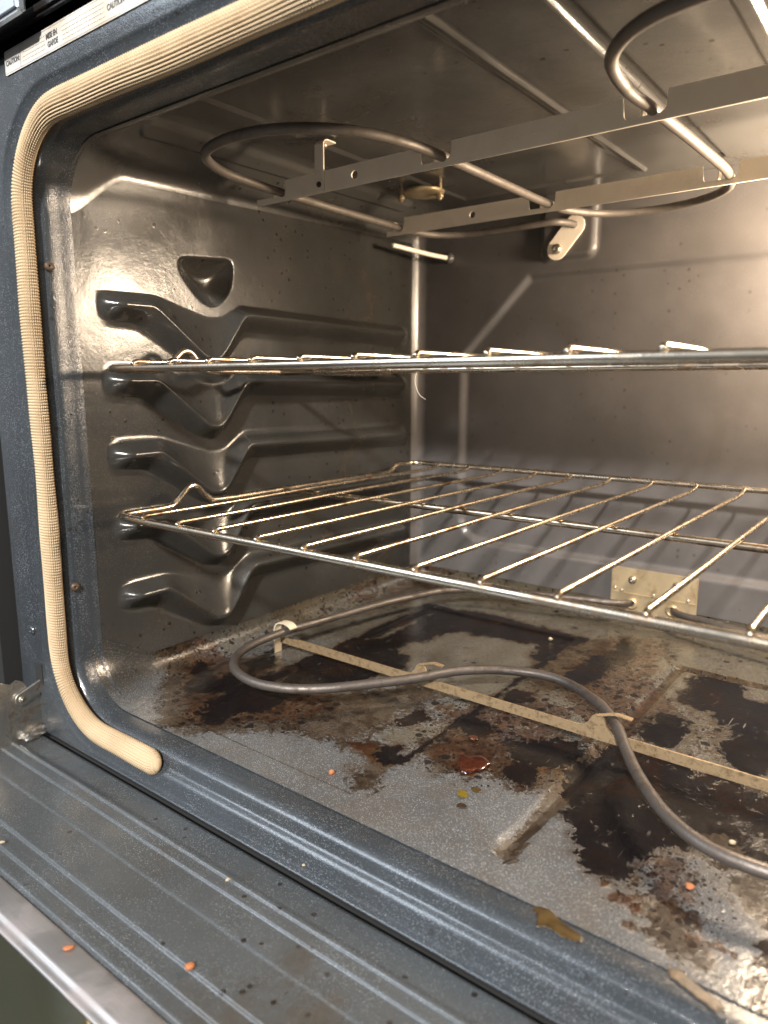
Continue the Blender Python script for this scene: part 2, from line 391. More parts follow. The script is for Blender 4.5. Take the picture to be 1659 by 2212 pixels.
STAINS=[
('K',[(0.103,0.3155),(0.0993,0.3442),(0.1212,0.3546),(0.1453,0.3604),(0.1793,0.3561),(0.2169,0.3537),(0.2498,0.3497),(0.2508,0.3403),(0.2428,0.3048),(0.2419,0.2879),(0.2373,0.3101),(0.2259,0.3313),(0.2144,0.3225),(0.1925,0.3214),(0.1638,0.3101),(0.1522,0.318),(0.1343,0.3013),(0.1309,0.2848),(0.1311,0.2687),(0.1219,0.2564),(0.1201,0.2346),(0.124,0.2132),(0.1128,0.2142),(0.104,0.2323),(0.1001,0.2666),(0.1013,0.2961)]),
('K',[(0.0904,0.1827),(0.0887,0.2104),(0.0944,0.2352),(0.1217,0.2162),(0.1286,0.1983),(0.1212,0.1881),(0.1154,0.1661),(0.1114,0.1588)]),
('K',[(0.0971,0.1113),(0.0873,0.1531),(0.0869,0.1835),(0.0869,0.209),(0.1221,0.167),(0.1243,0.1411),(0.1246,0.1267),(0.1042,0.1082)]),
('K',[(0.0967,0.057),(0.0876,0.0815),(0.0977,0.0892),(0.1049,0.0947),(0.1159,0.0951),(0.1174,0.0705),(0.1137,0.0578),(0.1048,0.0533)]),
('K',[(0.062,0.0729),(0.0558,0.0853),(0.06,0.0915),(0.0676,0.08),(0.0692,0.0646),(0.0495,0.0521),(0.0449,0.0569),(0.0368,0.0736),(0.0225,0.0778),(0.0188,0.0843),(0.0371,0.0769),(0.0468,0.0668)]),
('K',[(0.0447,0.1139),(0.0487,0.1301),(0.0543,0.1344),(0.0633,0.1217),(0.054,0.1146)]),
('K',[(0.3684,0.3135),(0.3752,0.3272),(0.3886,0.3308),(0.3984,0.3268),(0.4032,0.3084),(0.4112,0.2967),(0.4273,0.2976),(0.444,0.201),(0.4341,0.1894),(0.4249,0.1966),(0.4197,0.2097),(0.4206,0.2331),(0.4194,0.2645),(0.4106,0.2603),(0.4075,0.2501),(0.4027,0.2676),(0.3866,0.2692),(0.3726,0.2788),(0.3716,0.2934),(0.3798,0.2966),(0.3714,0.306)]),
('K',[(0.368,0.195),(0.3688,0.2127),(0.3776,0.217),(0.3839,0.2169),(0.3815,0.2066),(0.3865,0.2045),(0.3838,0.1955),(0.3789,0.1917)]),
('K',[(0.3687,0.2254),(0.3714,0.2381),(0.3764,0.234),(0.3758,0.2232)]),
('K',[(0.3524,0.1645),(0.3624,0.159),(0.3634,0.1663),(0.3679,0.1764),(0.3745,0.1749),(0.3896,0.1757),(0.4006,0.1778),(0.3991,0.1566),(0.4072,0.1532),(0.4158,0.1434),(0.4186,0.1473),(0.4186,0.1658),(0.4231,0.1599),(0.4315,0.1654),(0.4264,0.1551),(0.4343,0.1489),(0.4422,0.1482),(0.4414,0.1561),(0.4476,0.149),(0.4531,0.1484),(0.4539,0.1438),(0.3645,0.0749),(0.3627,0.0886),(0.3597,0.1224),(0.3594,0.1503),(0.3569,0.1548),(0.3544,0.1145),(0.3528,0.0984),(0.3524,0.1345)]),
('K',[(0.3584,0.1111),(0.3567,0.0989),(0.3643,0.0809),(0.3662,0.0727),(0.3716,0.0691),(0.3661,0.094),(0.3694,0.0999),(0.3763,0.0743),(0.3765,0.0683),(0.3849,0.0491),(0.3916,0.0411),(0.3976,0.0381),(0.4011,0.0395),(0.4028,0.0421),(0.3962,0.0472),(0.3961,0.055),(0.4031,0.0604),(0.4061,0.0723),(0.4117,0.0808),(0.4196,0.0841),(0.4194,0.0896),(0.4171,0.1057),(0.4354,0.1152),(0.4481,0.1117),(0.4538,0.1021),(0.4613,0.1012),(0.4517,0.1565),(0.4415,0.152),(0.4227,0.1551),(0.4056,0.1475)]),
('K',[(0.2555,0.1382),(0.2685,0.1395),(0.2725,0.1283),(0.2635,0.127)]),
('K',[(0.2969,0.1309),(0.3095,0.1328),(0.3181,0.1472),(0.328,0.1496),(0.3385,0.14),(0.3323,0.1255),(0.3136,0.1135),(0.3077,0.1187),(0.3121,0.1297)]),
('K',[(0.2359,0.0634),(0.2365,0.0726),(0.241,0.0649),(0.2467,0.0656),(0.2398,0.0616)]),
('K',[(0.2156,0.1151),(0.2179,0.1292),(0.2209,0.1268),(0.2188,0.1145)]),
('K',[(0.2601,0.1965),(0.2672,0.2055),(0.2741,0.197),(0.2658,0.1906)]),
('K',[(0.3143,0.0977),(0.3187,0.1034),(0.3244,0.0943),(0.3184,0.0898)]),
('M',[(0.2778,0.0789),(0.2845,0.0959),(0.2973,0.101),(0.2989,0.0904),(0.2954,0.0721),(0.285,0.0729)]),
('M',[(0.3885,0.0491),(0.3947,0.0513),(0.4023,0.0454),(0.4049,0.0363),(0.4004,0.0378),(0.3929,0.0395)]),
('M',[(0.4128,0.025),(0.4167,0.0281),(0.4217,0.0242),(0.4199,0.0186),(0.4143,0.0207)]),
('M',[(0.4068,0.0238),(0.4105,0.0278),(0.4126,0.0238),(0.4088,0.0203)]),
('M',[(0.3999,0.0301),(0.4016,0.0326),(0.4033,0.028),(0.4013,0.0265)]),
('M',[(0.4516,0.02),(0.4542,0.0229),(0.4566,0.0192),(0.4539,0.0171)]),
('M',[(0.4597,0.0197),(0.4629,0.0194),(0.4628,0.0175),(0.4598,0.0179)]),
('M',[(0.4165,0.0092),(0.4196,0.0106),(0.4198,0.0082),(0.4176,0.007)]),
('M',[(0.2031,0.0667),(0.2113,0.065),(0.2254,0.0654),(0.2304,0.0592),(0.2402,0.0546),(0.2344,0.0525),(0.2203,0.0589),(0.2094,0.0609)]),
('F',[(0.4269,0.0229),(0.4319,0.03),(0.4375,0.0311),(0.4419,0.0173),(0.4458,0.0127),(0.4494,0.0072),(0.442,0.0069),(0.431,0.0099)]),
('F',[(0.042,0.0329),(0.0527,0.0464),(0.0672,0.0685),(0.0623,0.0845),(0.086,0.0829),(0.1181,0.0942),(0.1563,0.1263),(0.2009,0.0732),(0.1887,0.068),(0.1826,0.0571),(0.1662,0.0571),(0.1446,0.0448),(0.1254,0.03),(0.1057,0.0105),(0.0877,0.0075),(0.081,0.0046)]),
('F',[(0.1461,0.1192),(0.1965,0.1726),(0.2099,0.1613),(0.2061,0.138),(0.1999,0.1138),(0.2062,0.0914),(0.2008,0.0759),(0.1922,0.0665)]),
('F',[(0.2031,0.0667),(0.2203,0.0719),(0.2259,0.0632),(0.2421,0.0537),(0.249,0.0268),(0.2383,0.0369),(0.2284,0.0552),(0.2166,0.0586)]),
('F',[(0.2546,0.2733),(0.2519,0.3411),(0.2597,0.3471),(0.2917,0.269),(0.2719,0.2658)]),
('F',[(0.2642,0.2681),(0.2492,0.3544),(0.2765,0.3575),(0.2888,0.3251),(0.2848,0.2839),(0.2845,0.2624),(0.2702,0.2549)]),
('F',[(0.2543,0.0877),(0.2524,0.1129),(0.2684,0.1169),(0.2874,0.1106),(0.2835,0.0976),(0.274,0.083),(0.2615,0.0807)]),
('F',[(0.3273,0.0966),(0.3346,0.125),(0.3438,0.1274),(0.3443,0.1032),(0.3307,0.0898)]),
('F',[(0.4006,0.1327),(0.4301,0.1235),(0.4436,0.1082),(0.4619,0.0978),(0.4694,0.0546),(0.4586,0.0648),(0.4499,0.0784),(0.42,0.1079)]),
('O',[(0.1306,0.209),(0.1219,0.2564),(0.1591,0.3065),(0.2294,0.3238),(0.2454,0.2928),(0.24,0.2453),(0.2028,0.2085),(0.1611,0.2013)]),
('O',[(0.2173,0.0858),(0.2248,0.1117),(0.2446,0.121),(0.2415,0.0882),(0.2342,0.0773)]),
('K',[(0.1092,0.1613),(0.1212,0.1881),(0.124,0.2132),(0.1403,0.2119),(0.1507,0.1933),(0.1414,0.1735),(0.1384,0.1509),(0.1305,0.137)]),
('K',[(0.0839,0.0522),(0.0876,0.0815),(0.0948,0.087),(0.1041,0.0528),(0.1048,0.039),(0.1027,0.0281),(0.097,0.0307)]),
('S',[(0.247,0.1501),(0.2557,0.1663),(0.2719,0.16),(0.2952,0.1571),(0.2987,0.143),(0.2787,0.1387),(0.2764,0.1258),(0.2623,0.129)]),
('M',[(0.2928,0.1173),(0.2995,0.1303),(0.3165,0.146),(0.3345,0.1494),(0.3393,0.1381),(0.3236,0.1261),(0.3102,0.1182)]),
('S',[(0.2432,0.2645),(0.2732,0.2627),(0.2965,0.2572),(0.3056,0.2351),(0.286,0.2342),(0.2637,0.2396)]),
('K',[(0.2848,0.2839),(0.2907,0.3266),(0.2986,0.3658),(0.3027,0.3398),(0.2993,0.3099),(0.2975,0.2725),(0.2931,0.2555),(0.2851,0.2528)]),
('S',[(0.3126,0.162),(0.3362,0.1753),(0.3511,0.168),(0.3499,0.1408),(0.3417,0.1346),(0.3266,0.1314)]),
('F',[(0.2492,0.2524),(0.2613,0.3433),(0.3034,0.2404),(0.2764,0.2268)]),
('F',[(0.3504,0.1675),(0.3564,0.1861),(0.3672,0.1759),(0.36,0.1487),(0.3557,0.1155),(0.3516,0.0768),(0.3427,0.0962),(0.3463,0.1278)]),
('F',[(0.2567,0.1025),(0.275,0.122),(0.2896,0.1148),(0.2967,0.0981),(0.292,0.076),(0.2765,0.0755)]),
('F',[(0.3023,0.1),(0.3454,0.138),(0.3453,0.101),(0.3234,0.0841)]),
('F',[(-0.0151,0.0743),(0.0168,0.0859),(0.04,0.1168),(0.0679,0.1253),(0.0865,0.1397),(0.0919,0.1073),(0.0766,0.0675),(0.0438,0.0316)]),
('M',[(0.2038,0.0659),(0.2218,0.0717),(0.2256,0.0643),(0.2182,0.0599)]),
('S',[(0.2153,0.145),(0.2314,0.185),(0.2668,0.2195),(0.312,0.2195),(0.3569,0.1099),(0.3088,0.0729),(0.2622,0.0692)]),
('S',[(0.2642,0.2681),(0.263,0.3934),(0.3315,0.4178),(0.353,0.3017),(0.3967,0.247),(0.3925,0.1954),(0.3503,0.1629),(0.3058,0.177)]),
('S',[(0.3946,0.0459),(0.4155,0.0866),(0.4451,0.0722),(0.4537,0.0343),(0.444,0.0076),(0.418,0.0171)]),
('S',[(-0.0286,0.0841),(0.0173,0.137),(0.1657,0.1152),(0.1662,0.0571),(0.0898,-0.0018)]),
('S',[(0.2435,0.1537),(0.2732,0.2065),(0.3219,0.1954),(0.3469,0.1344),(0.3082,0.0931),(0.2658,0.1232)]),
('S',[(0.2811,0.2703),(0.2914,0.3869),(0.3257,0.3954),(0.3451,0.2793),(0.3392,0.2187),(0.2969,0.2205)]),
('S',[(0.4024,0.0468),(0.4175,0.0797),(0.4331,0.0705),(0.4422,0.0466),(0.4325,0.0282),(0.4145,0.0366)]),
('S',[(-0.0151,0.0743),(0.0117,0.1152),(0.0279,0.1276),(0.0664,0.0762),(0.0402,0.0342)]),
('S',[(0.3532,0.235),(0.362,0.2706),(0.3815,0.2353),(0.3672,0.209)]),
]

# ================================================================== the oven
W, D, H = .601, .436, .434          # cavity width, depth, height; x=0 left wall, y=0 mouth, z=0 floor
oven = tag(empty('oven'), 'open dark enamelled oven with empty soiled cavity', 'oven')

Rb = lambda y: .020+.025*(1-sm(-.004, .055, np.asarray(y, float)))      # floor-to-wall fillet
Rt = lambda y: .014+.031*(1-sm(-.004, .050, np.asarray(y, float)))
Zedge = interp([(-.01, .4078), (0, .4078), (.03, .4078), (.185, .4125), (.33, .4165), (.5, .419)])     # ceiling height along the side walls
def Ztop(y): return Zedge(np.asarray(y, float))

# ---------------------------------------------------------------- left wall with five pressed rack ledges
top_p = interp([(0, 0), (.02, 0), (.069, .0007), (.116, -.0118), (.1235, -.0128), (.1356, -.0120), (.158, 0), (.43, -.004)])
lip_p = interp([(0, -.0085), (.0615, -.0080), (.108, -.0440), (.1165, -.0468), (.1225, -.0466), (.1295, -.0405), (.153, -.0090), (.160, -.0075), (.43, -.012)])
bot_p = interp([(0, -.0185), (.05, -.022), (.104, -.0560), (.122, -.0600), (.135, -.0520), (.160, -.0225), (.43, -.028)])
def smooth_line(f, y):
    s = 0; n = 9
    for i in range(n): s = s+f(y+(i-(n-1)/2)*.0011)
    return s/n
def left_wall_mesh(name, mirror=False):
    ys = np.concatenate([np.linspace(0, .18, 170), np.linspace(.18, .4235, 90)[1:]])
    tp, lp, bp = (smooth_line(f, ys) for f in (top_p, lip_p, bot_p))
    end = sm(.018, .036, ys)*(1-sm(.394, .414, ys))
    rows = []   # (z, x) arrays from bottom to top
    z0 = Rb(ys); rows.append((z0, ys*0))
    prev_top = z0
    for k in (4, 3, 2, 1, 0):
        base = .313-.0571*k
        zt, zl, zb = base+tp, base+lp, base+bp
        zb0 = np.minimum(zb-.001, zl-.011)
        for s in np.linspace(0, 1, 7)[1:-1]: rows.append((prev_top+(zb0-prev_top)*s, ys*0))
        dep = .0120
        for s in np.linspace(0, 1, 12):            # foot of the ledge up to the lip
            z = zb0+(zl-.003-zb0)*s
            rows.append((z, dep*(sm(0, 1, np.array(s))*.30+.70*s)*end))
        for s, dx in ((.30, 1.045), (.65, 1.035), (1.0, .95)):
            rows.append((zl-.003+.004*s, dep*dx*end))
        for s in np.linspace(0, 1, 11)[1:]:        # sloping top back to the wall
            z = zl+.001+(zt-zl-.001)*s
            rows.append((z, dep*.95*(1-s)**1.06*end))
        prev_top = zt
    zt = Ztop(ys)-Rt(ys)
    for s in np.linspace(0, 1, 74)[1:]: rows.append((prev_top+(zt-prev_top)*s, ys*0))
    Zr = np.array([r[0] for r in rows]); Xr = np.array([r[1] for r in rows]); Yr = np.broadcast_to(ys, Zr.shape)
    # rounded triangular dimple above the top ledge
    tri = np.array([(.0955, .3440), (.0945, .3380), (.1000, .3290), (.1195, .3125), (.1310, .3115), (.1470, .3260), (.1490, .3480)])
    acc = 0
    for i in range(len(tri)):
        a, b = tri[i], tri[(i+1) % len(tri)]; e = (b-a)/np.linalg.norm(b-a)
        acc = acc+np.exp(-np.clip((Zr-a[1])*e[0]-(Yr-a[0])*e[1], -.03, .03)/.0032)
    sd = -.0032*np.log(acc)
    tb = np.clip((sd+.0040)/.019, 0, 1); Xr = Xr-.0120*(tb*tb*(3-2*tb)*.35+.65*(1-(1-tb)**2.2))*sm(-.0045, -.001, sd)*sm(.300, .309, Zr)
    # pressing waves in the sheet
    Xr = Xr+.0006*fbm(Yr, Zr, 14, 2, 3)*sm(0, .02, Yr)
    P = np.stack([Xr, Yr, Zr], -1)
    if mirror: P[..., 0] = W-P[..., 0]
    return grid(name, P, flip=mirror)
def poly_sd(x, y, poly):
    """signed distance, positive inside"""
    n = len(poly); d = np.full(x.shape, 1e9); ins = np.zeros(x.shape, bool)
    for i in range(n):
        ax, ay = poly[i]; bx, by = poly[(i+1) % n]
        ex, ey = bx-ax, by-ay
        t = np.clip(((x-ax)*ex+(y-ay)*ey)/(ex*ex+ey*ey+1e-12), 0, 1)
        d = np.minimum(d, (x-ax-t*ex)**2+(y-ay-t*ey)**2)
        c = ((ay > y) != (by > y)) & (x < ex*(y-ay)/(by-ay+1e-12)+ax)
        ins ^= c
    d = np.sqrt(d)
    return np.where(ins, d, -d)
link('side_wall', left_wall_mesh('side_wall'), M_wall, oven)['label'] = 'left cavity wall with five pressed rack ledges and triangular dimple'
link('side_wall', left_wall_mesh('side_wall', True), M_wall, oven)

# ---------------------------------------------------------------- floor: fillets, sunken panel, L-shaped channel, stain fields
def seg_d(x, y, a, b):
    ex, ey = b[0]-a[0], b[1]-a[1]
    t = np.clip(((x-a[0])*ex+(y-a[1])*ey)/(ex*ex+ey*ey), 0, 1)
    return np.hypot(x-a[0]-t*ex, y-a[1]-t*ey)
def build_floor():
    ys = np.concatenate([np.linspace(-.0062, .2, 245), np.linspace(.2, .416, 225)[1:]])
    arc = np.linspace(0, math.pi/2, 9)[1:]
    back = np.stack([.416+.02*np.sin(arc), .02-.02*np.cos(arc)], 1)
    fl = np.concatenate([np.linspace(0, .47, 560), np.linspace(.47, .5, 24)[1:], np.linspace(.5, 1, 60)[1:]])
    arcx = np.linspace(0, math.pi/2, 13)
    Y = np.concatenate([ys, back[:, 0]]); zy = np.concatenate([ys*0, back[:, 1]])
    rr = Rb(Y)[:, None]
    xl = rr*(1-np.sin(math.pi/2-arcx))[None]*0+rr*(1-np.cos(arcx))[None]
    xl = rr-rr*np.cos(arcx)[None]          # 0 .. r
    zl = rr-rr*np.sin(arcx)[None]          # r .. 0
    xf = rr+(W-2*rr)*fl[None, 1:-1]
    X = np.concatenate([xl, xf, (W-xl)[:, ::-1]], 1)
    zx = np.concatenate([zl, xf*0, zl[:, ::-1]], 1)
    Yg = np.broadcast_to(Y[:, None], X.shape).copy()
    zyg = np.broadcast_to(zy[:, None], X.shape)
    Z = zx+zyg*(1-np.clip(zx/.02, 0, 1))
    # sunken panel, left bevel wide, others tight
    dl = X-.0805; dr = .2505-X; df = Yg-.012; db = .352-Yg
    m = sm(0, .0075, dl)*sm(0, .0022, dr)*sm(0, .004, df)*sm(0, .006, db)
    Z = Z-.0022*m
    # channel
    dch = np.minimum(seg_d(X, Yg, (.3505, .020), (.3505, .338)), seg_d(X, Yg, (.3505, .338), (.56, .338)))
    Z = Z-.0036*(1-sm(.0042, .0057, dch))
    Z = Z+.0009*fbm(X, Yg, 9, 3, 5)*np.clip(Yg/.03, 0, 1)
    P = np.stack([X, Yg, Z], -1)
    me = grid('floor', P, flip=True)
    # stain fields
    x = X.ravel(); y = Yg.ravel()
    wx = x+.0035*fbm(x, y, 45, 3, 11)+.0016*fbm(x, y, 190, 2, 12); wy = y+.0035*fbm(x, y, 45, 3, 21)+.0016*fbm(x, y, 190, 2, 22)
    fld = {k: np.full(x.shape, -1. if k == 'S' else -2.5) for k in 'KMFOS'}
    sc = {'K': .0075, 'M': .0045, 'F': .014, 'O': .02, 'S': .02}
    for k, pl in STAINS:
        pl = np.array(pl); lo = pl.min(0)-.05; hi = pl.max(0)+.05
        s = np.where((wx > lo[0]) & (wx < hi[0]) & (wy > lo[1]) & (wy < hi[1]))[0]
        if len(s) == 0: continue
        v = np.clip(poly_sd(wx[s], wy[s], pl)/sc[k], -1 if k == 'S' else -2.5, 1)
        fld[k][s] = np.maximum(fld[k][s], v)
    # crust collects in the panel edge and along the back and left edges
    edge = np.maximum.reduce([-np.abs(x-.0835)/.006+.5, -np.abs(y-.3485)/.008+.35, -np.abs(x-.251)/.004+.1])
    edge = np.where((x > .07) & (x < .262) & (y < .36) & (y > .06), np.maximum(edge, -2.5)+.9*fbm(x, y, 30, 3, 31), -2.5)
    fld['K'] = np.maximum(fld['K'], np.clip(edge, -2.5, .6)-.15)
    chn = np.where(dch.ravel() < .0058, .62+.35*fbm(x, y, 26, 3, 33), -2.5)
    fld['F'] = np.maximum(fld['F'], np.clip(chn, -2.5, 1))
    rear = np.clip((y-.26)/.10, 0, 1)*.45+np.clip((.075-x)/.05, 0, .6)*(y > .05)
    fld['S'] = np.maximum(fld['S'], np.clip(rear*2-1, -1, .7))
    fld['S'] = np.maximum(fld['S'], np.clip(-.75+1.1*fbm(x, y, 9, 3, 51)+.5*np.clip((y-.10)/.1, -1, 1), -1, .4))
    fld['O'] = np.maximum(fld['O'], np.clip((y-.10)/.09-.9, -2.5, .35)+.6*fbm(x, y, 16, 4, 61))
    # right-hand and rear part outside the photograph: same soil goes on
    far = (x > .47)
    fld['K'] = np.where(far, np.maximum(fld['K'], np.clip(1.6*fbm(x, y, 12, 4, 41)-.15, -1, 1)), fld['K'])
    n = len(x)
    xx = np.maximum(np.clip(zx/.012, 0, 1), np.clip(zyg/.014, 0, 1)).ravel(); fld['X'] = xx*3.5-2.5
    for nm, ks in (('stain', 'KMF'), ('stain2', 'OSX')):
        a = me.attributes.new(nm, 'FLOAT_COLOR', 'POINT')
        d = np.ones((n, 4), np.float32)
        for i, k in enumerate(ks): d[:, i] = np.clip(fld[k]*.5+.5 if k == 'S' else (fld[k]+2.5)/3.5, 0, 1)
        a.data.foreach_set('color', d.ravel())
    return link('floor', me, M_floor, oven)
build_floor()['label'] = 'grey speckled oven floor with burnt black and brown spills'

# ---------------------------------------------------------------- back wall
def build_back():
    xs = np.linspace(0, W, 250); zs = np.linspace(.02, H, 180)
    X, Z = np.meshgrid(xs, zs)
    Y = np.full(X.shape, D)
    r = .0125
    for e in (X, W-X):
        q = np.clip(r-e, 0, r); Y = Y-(r-np.sqrt(np.maximum(r*r-q*q, 0)))
    pan = np.array([(.145, .356), (.065, .276), (.064, .085), (.070, .070), (.085, .062), (.105, .059), (W-.105, .059), (W-.085, .062), (W-.07, .07), (W-.064, .085), (W-.065, .276), (W-.145, .356)])
    sd = poly_sd(X.ravel(), Z.ravel(), pan).reshape(X.shape)
    Y = Y+.0048*sm(-.004, .004, sd)
    pad = poly_sd(X.ravel(), Z.ravel(), np.array(round_rect(.160, .372, .2155, .45, .007))).reshape(X.shape)
    Y = Y-.006*sm(-.0035, .0015, pad)
    Y = Y+.0008*fbm(X, Z, 9, 2, 8)
    P = np.stack([X, Y, Z], -1)
    return link('back_wall', grid('back_wall', P, flip=False), M_back, oven)
build_back()['label'] = 'dark back wall with pressed panel outline'

# ---------------------------------------------------------------- ceiling
def build_ceiling():
    ys = np.concatenate([np.linspace(.0, .05, 40), np.linspace(.05, D+.004, 210)[1:]])
    arcx = np.linspace(0, math.pi/2, 13)
    rr = Rt(ys)[:, None]
    xl = rr-rr*np.cos(arcx)[None]; zl = -(rr-rr*np.sin(arcx)[None])
    fl = np.linspace(0, 1, 560)[1:-1]
    xf = rr+(W-2*rr)*fl[None]
    X = np.concatenate([xl, xf, (W-xl)[:, ::-1]], 1); Z = np.concatenate([zl, xf*0, zl[:, ::-1]], 1)+Ztop(ys)[:, None]
    Y = np.broadcast_to(ys[:, None], X.shape)
    Z = Z+(.434-Ztop(ys)[:, None])*sm(.004, .055, np.minimum(X, W-X))*sm(.002, .045, Y)
    d = seg_d(X, Y, (.036, .048), (.036, .36)); Z = Z-.0028*(1-sm(.004, .0085, d))
    d = seg_d(X, Y, (.2735, .034), (.2735, .40)); Z = Z-.0026*(1-sm(.0004, .0026, d))
    d = seg_d(X, Y, (.334, .034), (.334, .40)); Z = Z+.003*(1-sm(.003, .0065, d))
    d = seg_d(X, Y, (.408, .06), (.408, .40)); Z = Z-.003*(1-sm(.003, .0070, d))
    pan = np.minimum(np.minimum(X-.085, .268-X), np.minimum(Y-.05, .40-Y)); Z = Z+.0018*sm(0, .006, pan)
    Z = Z+.0009*fbm(X, Y, 10, 3, 9)*sm(.0, .03, Y)
    return link('ceiling', grid('ceiling', np.stack([X, Y, Z], -1), flip=False), M_ceil, oven)
build_ceiling()

# ---------------------------------------------------------------- front frame: one pressed profile swept round the mouth
def rr_path(x0, z0, x1, z1, r, n=14, m=40):
    """counter-clockwise rounded rectangle with outward normals, start at bottom left going right"""
    pts = []
    def line(ax, az, bx, bz, k):
        for i in range(k): pts.append((ax+(bx-ax)*i/k, az+(bz-az)*i/k))
    def arc(cx, cz, a0):
        for i in range(n): t = R(a0+90*i/n); pts.append((cx+r*math.cos(t), cz+r*math.sin(t)))
    line(x0+r, z0, x1-r, z0, m); arc(x1-r, z0+r, -90)
    line(x1, z0+r, x1, z1-r, m); arc(x1-r, z1-r, 0)
    line(x1-r, z1, x0+r, z1, m); arc(x0+r, z1-r, 90)
    line(x0, z1-r, x0, z0+r, m); arc(x0+r, z0+r, 180)
    return np.array(pts)
prof = catmull(np.array([(-.0004, .003, 0), (-.0004, .0, 0), (0, -.0065, 0), (.0002, -.014, 0), (.0012, -.0185, 0), (.0038, -.0222, 0), (.0075, -.0238, 0), (.0105, -.0250, 0), (.0128, -.0280, 0), (.0150, -.0296, 0), (.0185, -.0306, 0), (.0215, -.0318, 0), (.0236, -.0330, 0), (.0256, -.0333, 0)]), 4)[:, :2]
base = rr_path(0, -.0008, W, .4088, .045)
c0 = np.array([W/2, .2045])
rows = []
for u, y in prof:
    q = rr_path(0-u, -.0008-u, W+u, .4088+u, max(.045+u, .004))
    rows.append(np.stack([q[:, 0], np.full(len(q), y), q[:, 1]], 1))
# flat face from the mouth out to the rectangular stiles and header, then the sheet rolls back
n0 = rr_path(-.0256, -.0264, W+.0256, .4344, .0706); n1 = rr_path(-.0600, -.0280, W+.0600, .4560, .004)
for s_, y in ((.08, -.0335), (.25, -.0338), (.6, -.0338), (.9, -.0336), (1.0, -.0330)):
    q = n0+(n1-n0)*s_
    rows.append(np.stack([q[:, 0], np.full(len(q), y), q[:, 1]], 1))
for e, y in ((.0035, -.0315), (.0065, -.028), (.0085, -.022), (.0090, .008)):
    q = rr_path(-.06-e, -.0280-e*.12, W+.06+e, .456+e*.5, .004+e)
    rows.append(np.stack([q[:, 0], np.full(len(q), y), q[:, 1]], 1))
link('front_frame', grid('front_frame', np.array(rows), wrap_v=True, flip=True), M_frame, oven)['label'] = 'speckled dark blue-black pressed front frame'
# dark cabinet shell behind everything
box('cabinet_shell', (-.12, -.008, .461), (W+.12, .50, .56), M_dark, oven, 0)
box('cabinet_shell', (-.12, .462, -.06), (W+.12, .50, .4605), M_dark, oven, 0)
box('cabinet_shell', (-.12, -.006, -.06), (-.082, .46, .4605), M_dark, oven, 0)
box('cabinet_shell', (W+.082, -.006, -.06), (W+.12, .46, .4605), M_dark, oven, 0)
box('cabinet_shell', (-.08, -.0300, -.075), (W+.08, .46, -.0330), M_dark, oven, 0)
box('cabinet_side', (-.60, -.020, -.60), (-.125, .50, .60), M_dark, oven, 0)
cp = box('control_panel', (-.085, -.046, .472), (W+.085, -.008, .56), M_panelblack, oven, .003)
box('panel_trim', (-.085, -.0535, .4600), (.055, -.0465, .476), M_trim, oven, .002)
box('vent_lip', (-.08, -.040, .4625), (W+.08, -.0335, .4700), M_panelblack, oven, .002)

# ---------------------------------------------------------------- braided gasket
def build_gasket():
    u = .0
    x0, x1, z0, z1, r = -.0045, W+.0045, -.0085, .4160, .054
    pts = []
    def add(a, b, k):
        for i in range(k): pts.append((a[0]+(b[0]-a[0])*i/k, a[1]+(b[1]-a[1])*i/k))
    def arc(cx, cz, a0, a1, k):
        for i in range(k): t = R(a0+(a1-a0)*i/k); pts.append((cx+r*math.cos(t), cz+r*math.sin(t)))
    add((.117, z0), (x0+r, z0), 6); arc(x0+r, z0+r, 270, 180, 8); add((x0, z0+r), (x0, z1-r), 20)
    arc(x0+r, z1-r, 180, 90, 8); add((x0+r, z1), (x1-r, z1), 24); arc(x1-r, z1-r, 90, 0, 8)
    add((x1, z1-r), (x1, z0+r), 20); arc(x1-r, z0+r, 360, 270, 8); add((x1-r, z0), (W-.117, z0), 6); pts.append((W-.117, z0))
    C = np.array([(p[0], -.0298, p[1]) for p in pts])
    C = catmull(C, 10)
    seg = np.r_[0, np.cumsum(np.linalg.norm(np.diff(C, axis=0), axis=1))]; L = seg[-1]
    s = np.concatenate([np.linspace(0, .98, 3300), np.linspace(.98, L, 500)[1:]])
    C = np.stack([np.interp(s, seg, C[:, i]) for i in range(3)], 1)
    C[:, 0] += .0007*np.sin(s*37)*0; C[:, 1] += .0004*np.sin(s*29)
    Tn = np.gradient(C, axis=0); Tn[:, 1] = 0; Tn /= np.linalg.norm(Tn, axis=1)[:, None]
    Yv = np.array([0, 1., 0]); Side = np.cross(Tn, Yv)
    m = 104; a = np.linspace(0, 2*math.pi, m, endpoint=False)
    cap = np.minimum(1, np.sqrt(np.clip(1-((.010-np.minimum(s, L-s)).clip(0)/.010)**2, 0, 1)))
    cols = 26
    th = a[None, :]; ss = s[:, None]
    ph = th*cols/2/math.pi
    stitch = np.abs(np.sin(math.pi*ph))**.75
    zig = np.abs(np.mod(ph, 1)-.5)
    rib = np.abs(np.sin(math.pi*(ss/.0021+zig*1.1)))**.7
    dsp = .0004*stitch+.0017*rib*stitch
    A = (.0073*cap*(1+.04*np.sin(s*21)+.03*np.sin(s*57+1)))[:, None]; Bv = (.0037*cap*(1+.10*np.sin(s*33+.5)+.06*np.sin(s*83)))[:, None]
    P = C[:, None]+((A*np.cos(th)+dsp*np.cos(th)*cap[:, None])[..., None]*Side[:, None]+(Bv*np.sin(th)+dsp*np.sin(th)*cap[:, None])[..., None]*Yv[None, None])
    return link('door_gasket', grid('door_gasket', P, wrap_v=True, flip=False), M_gasket, oven)
build_gasket()['label'] = 'tan braided fibreglass door gasket with a tapered end'

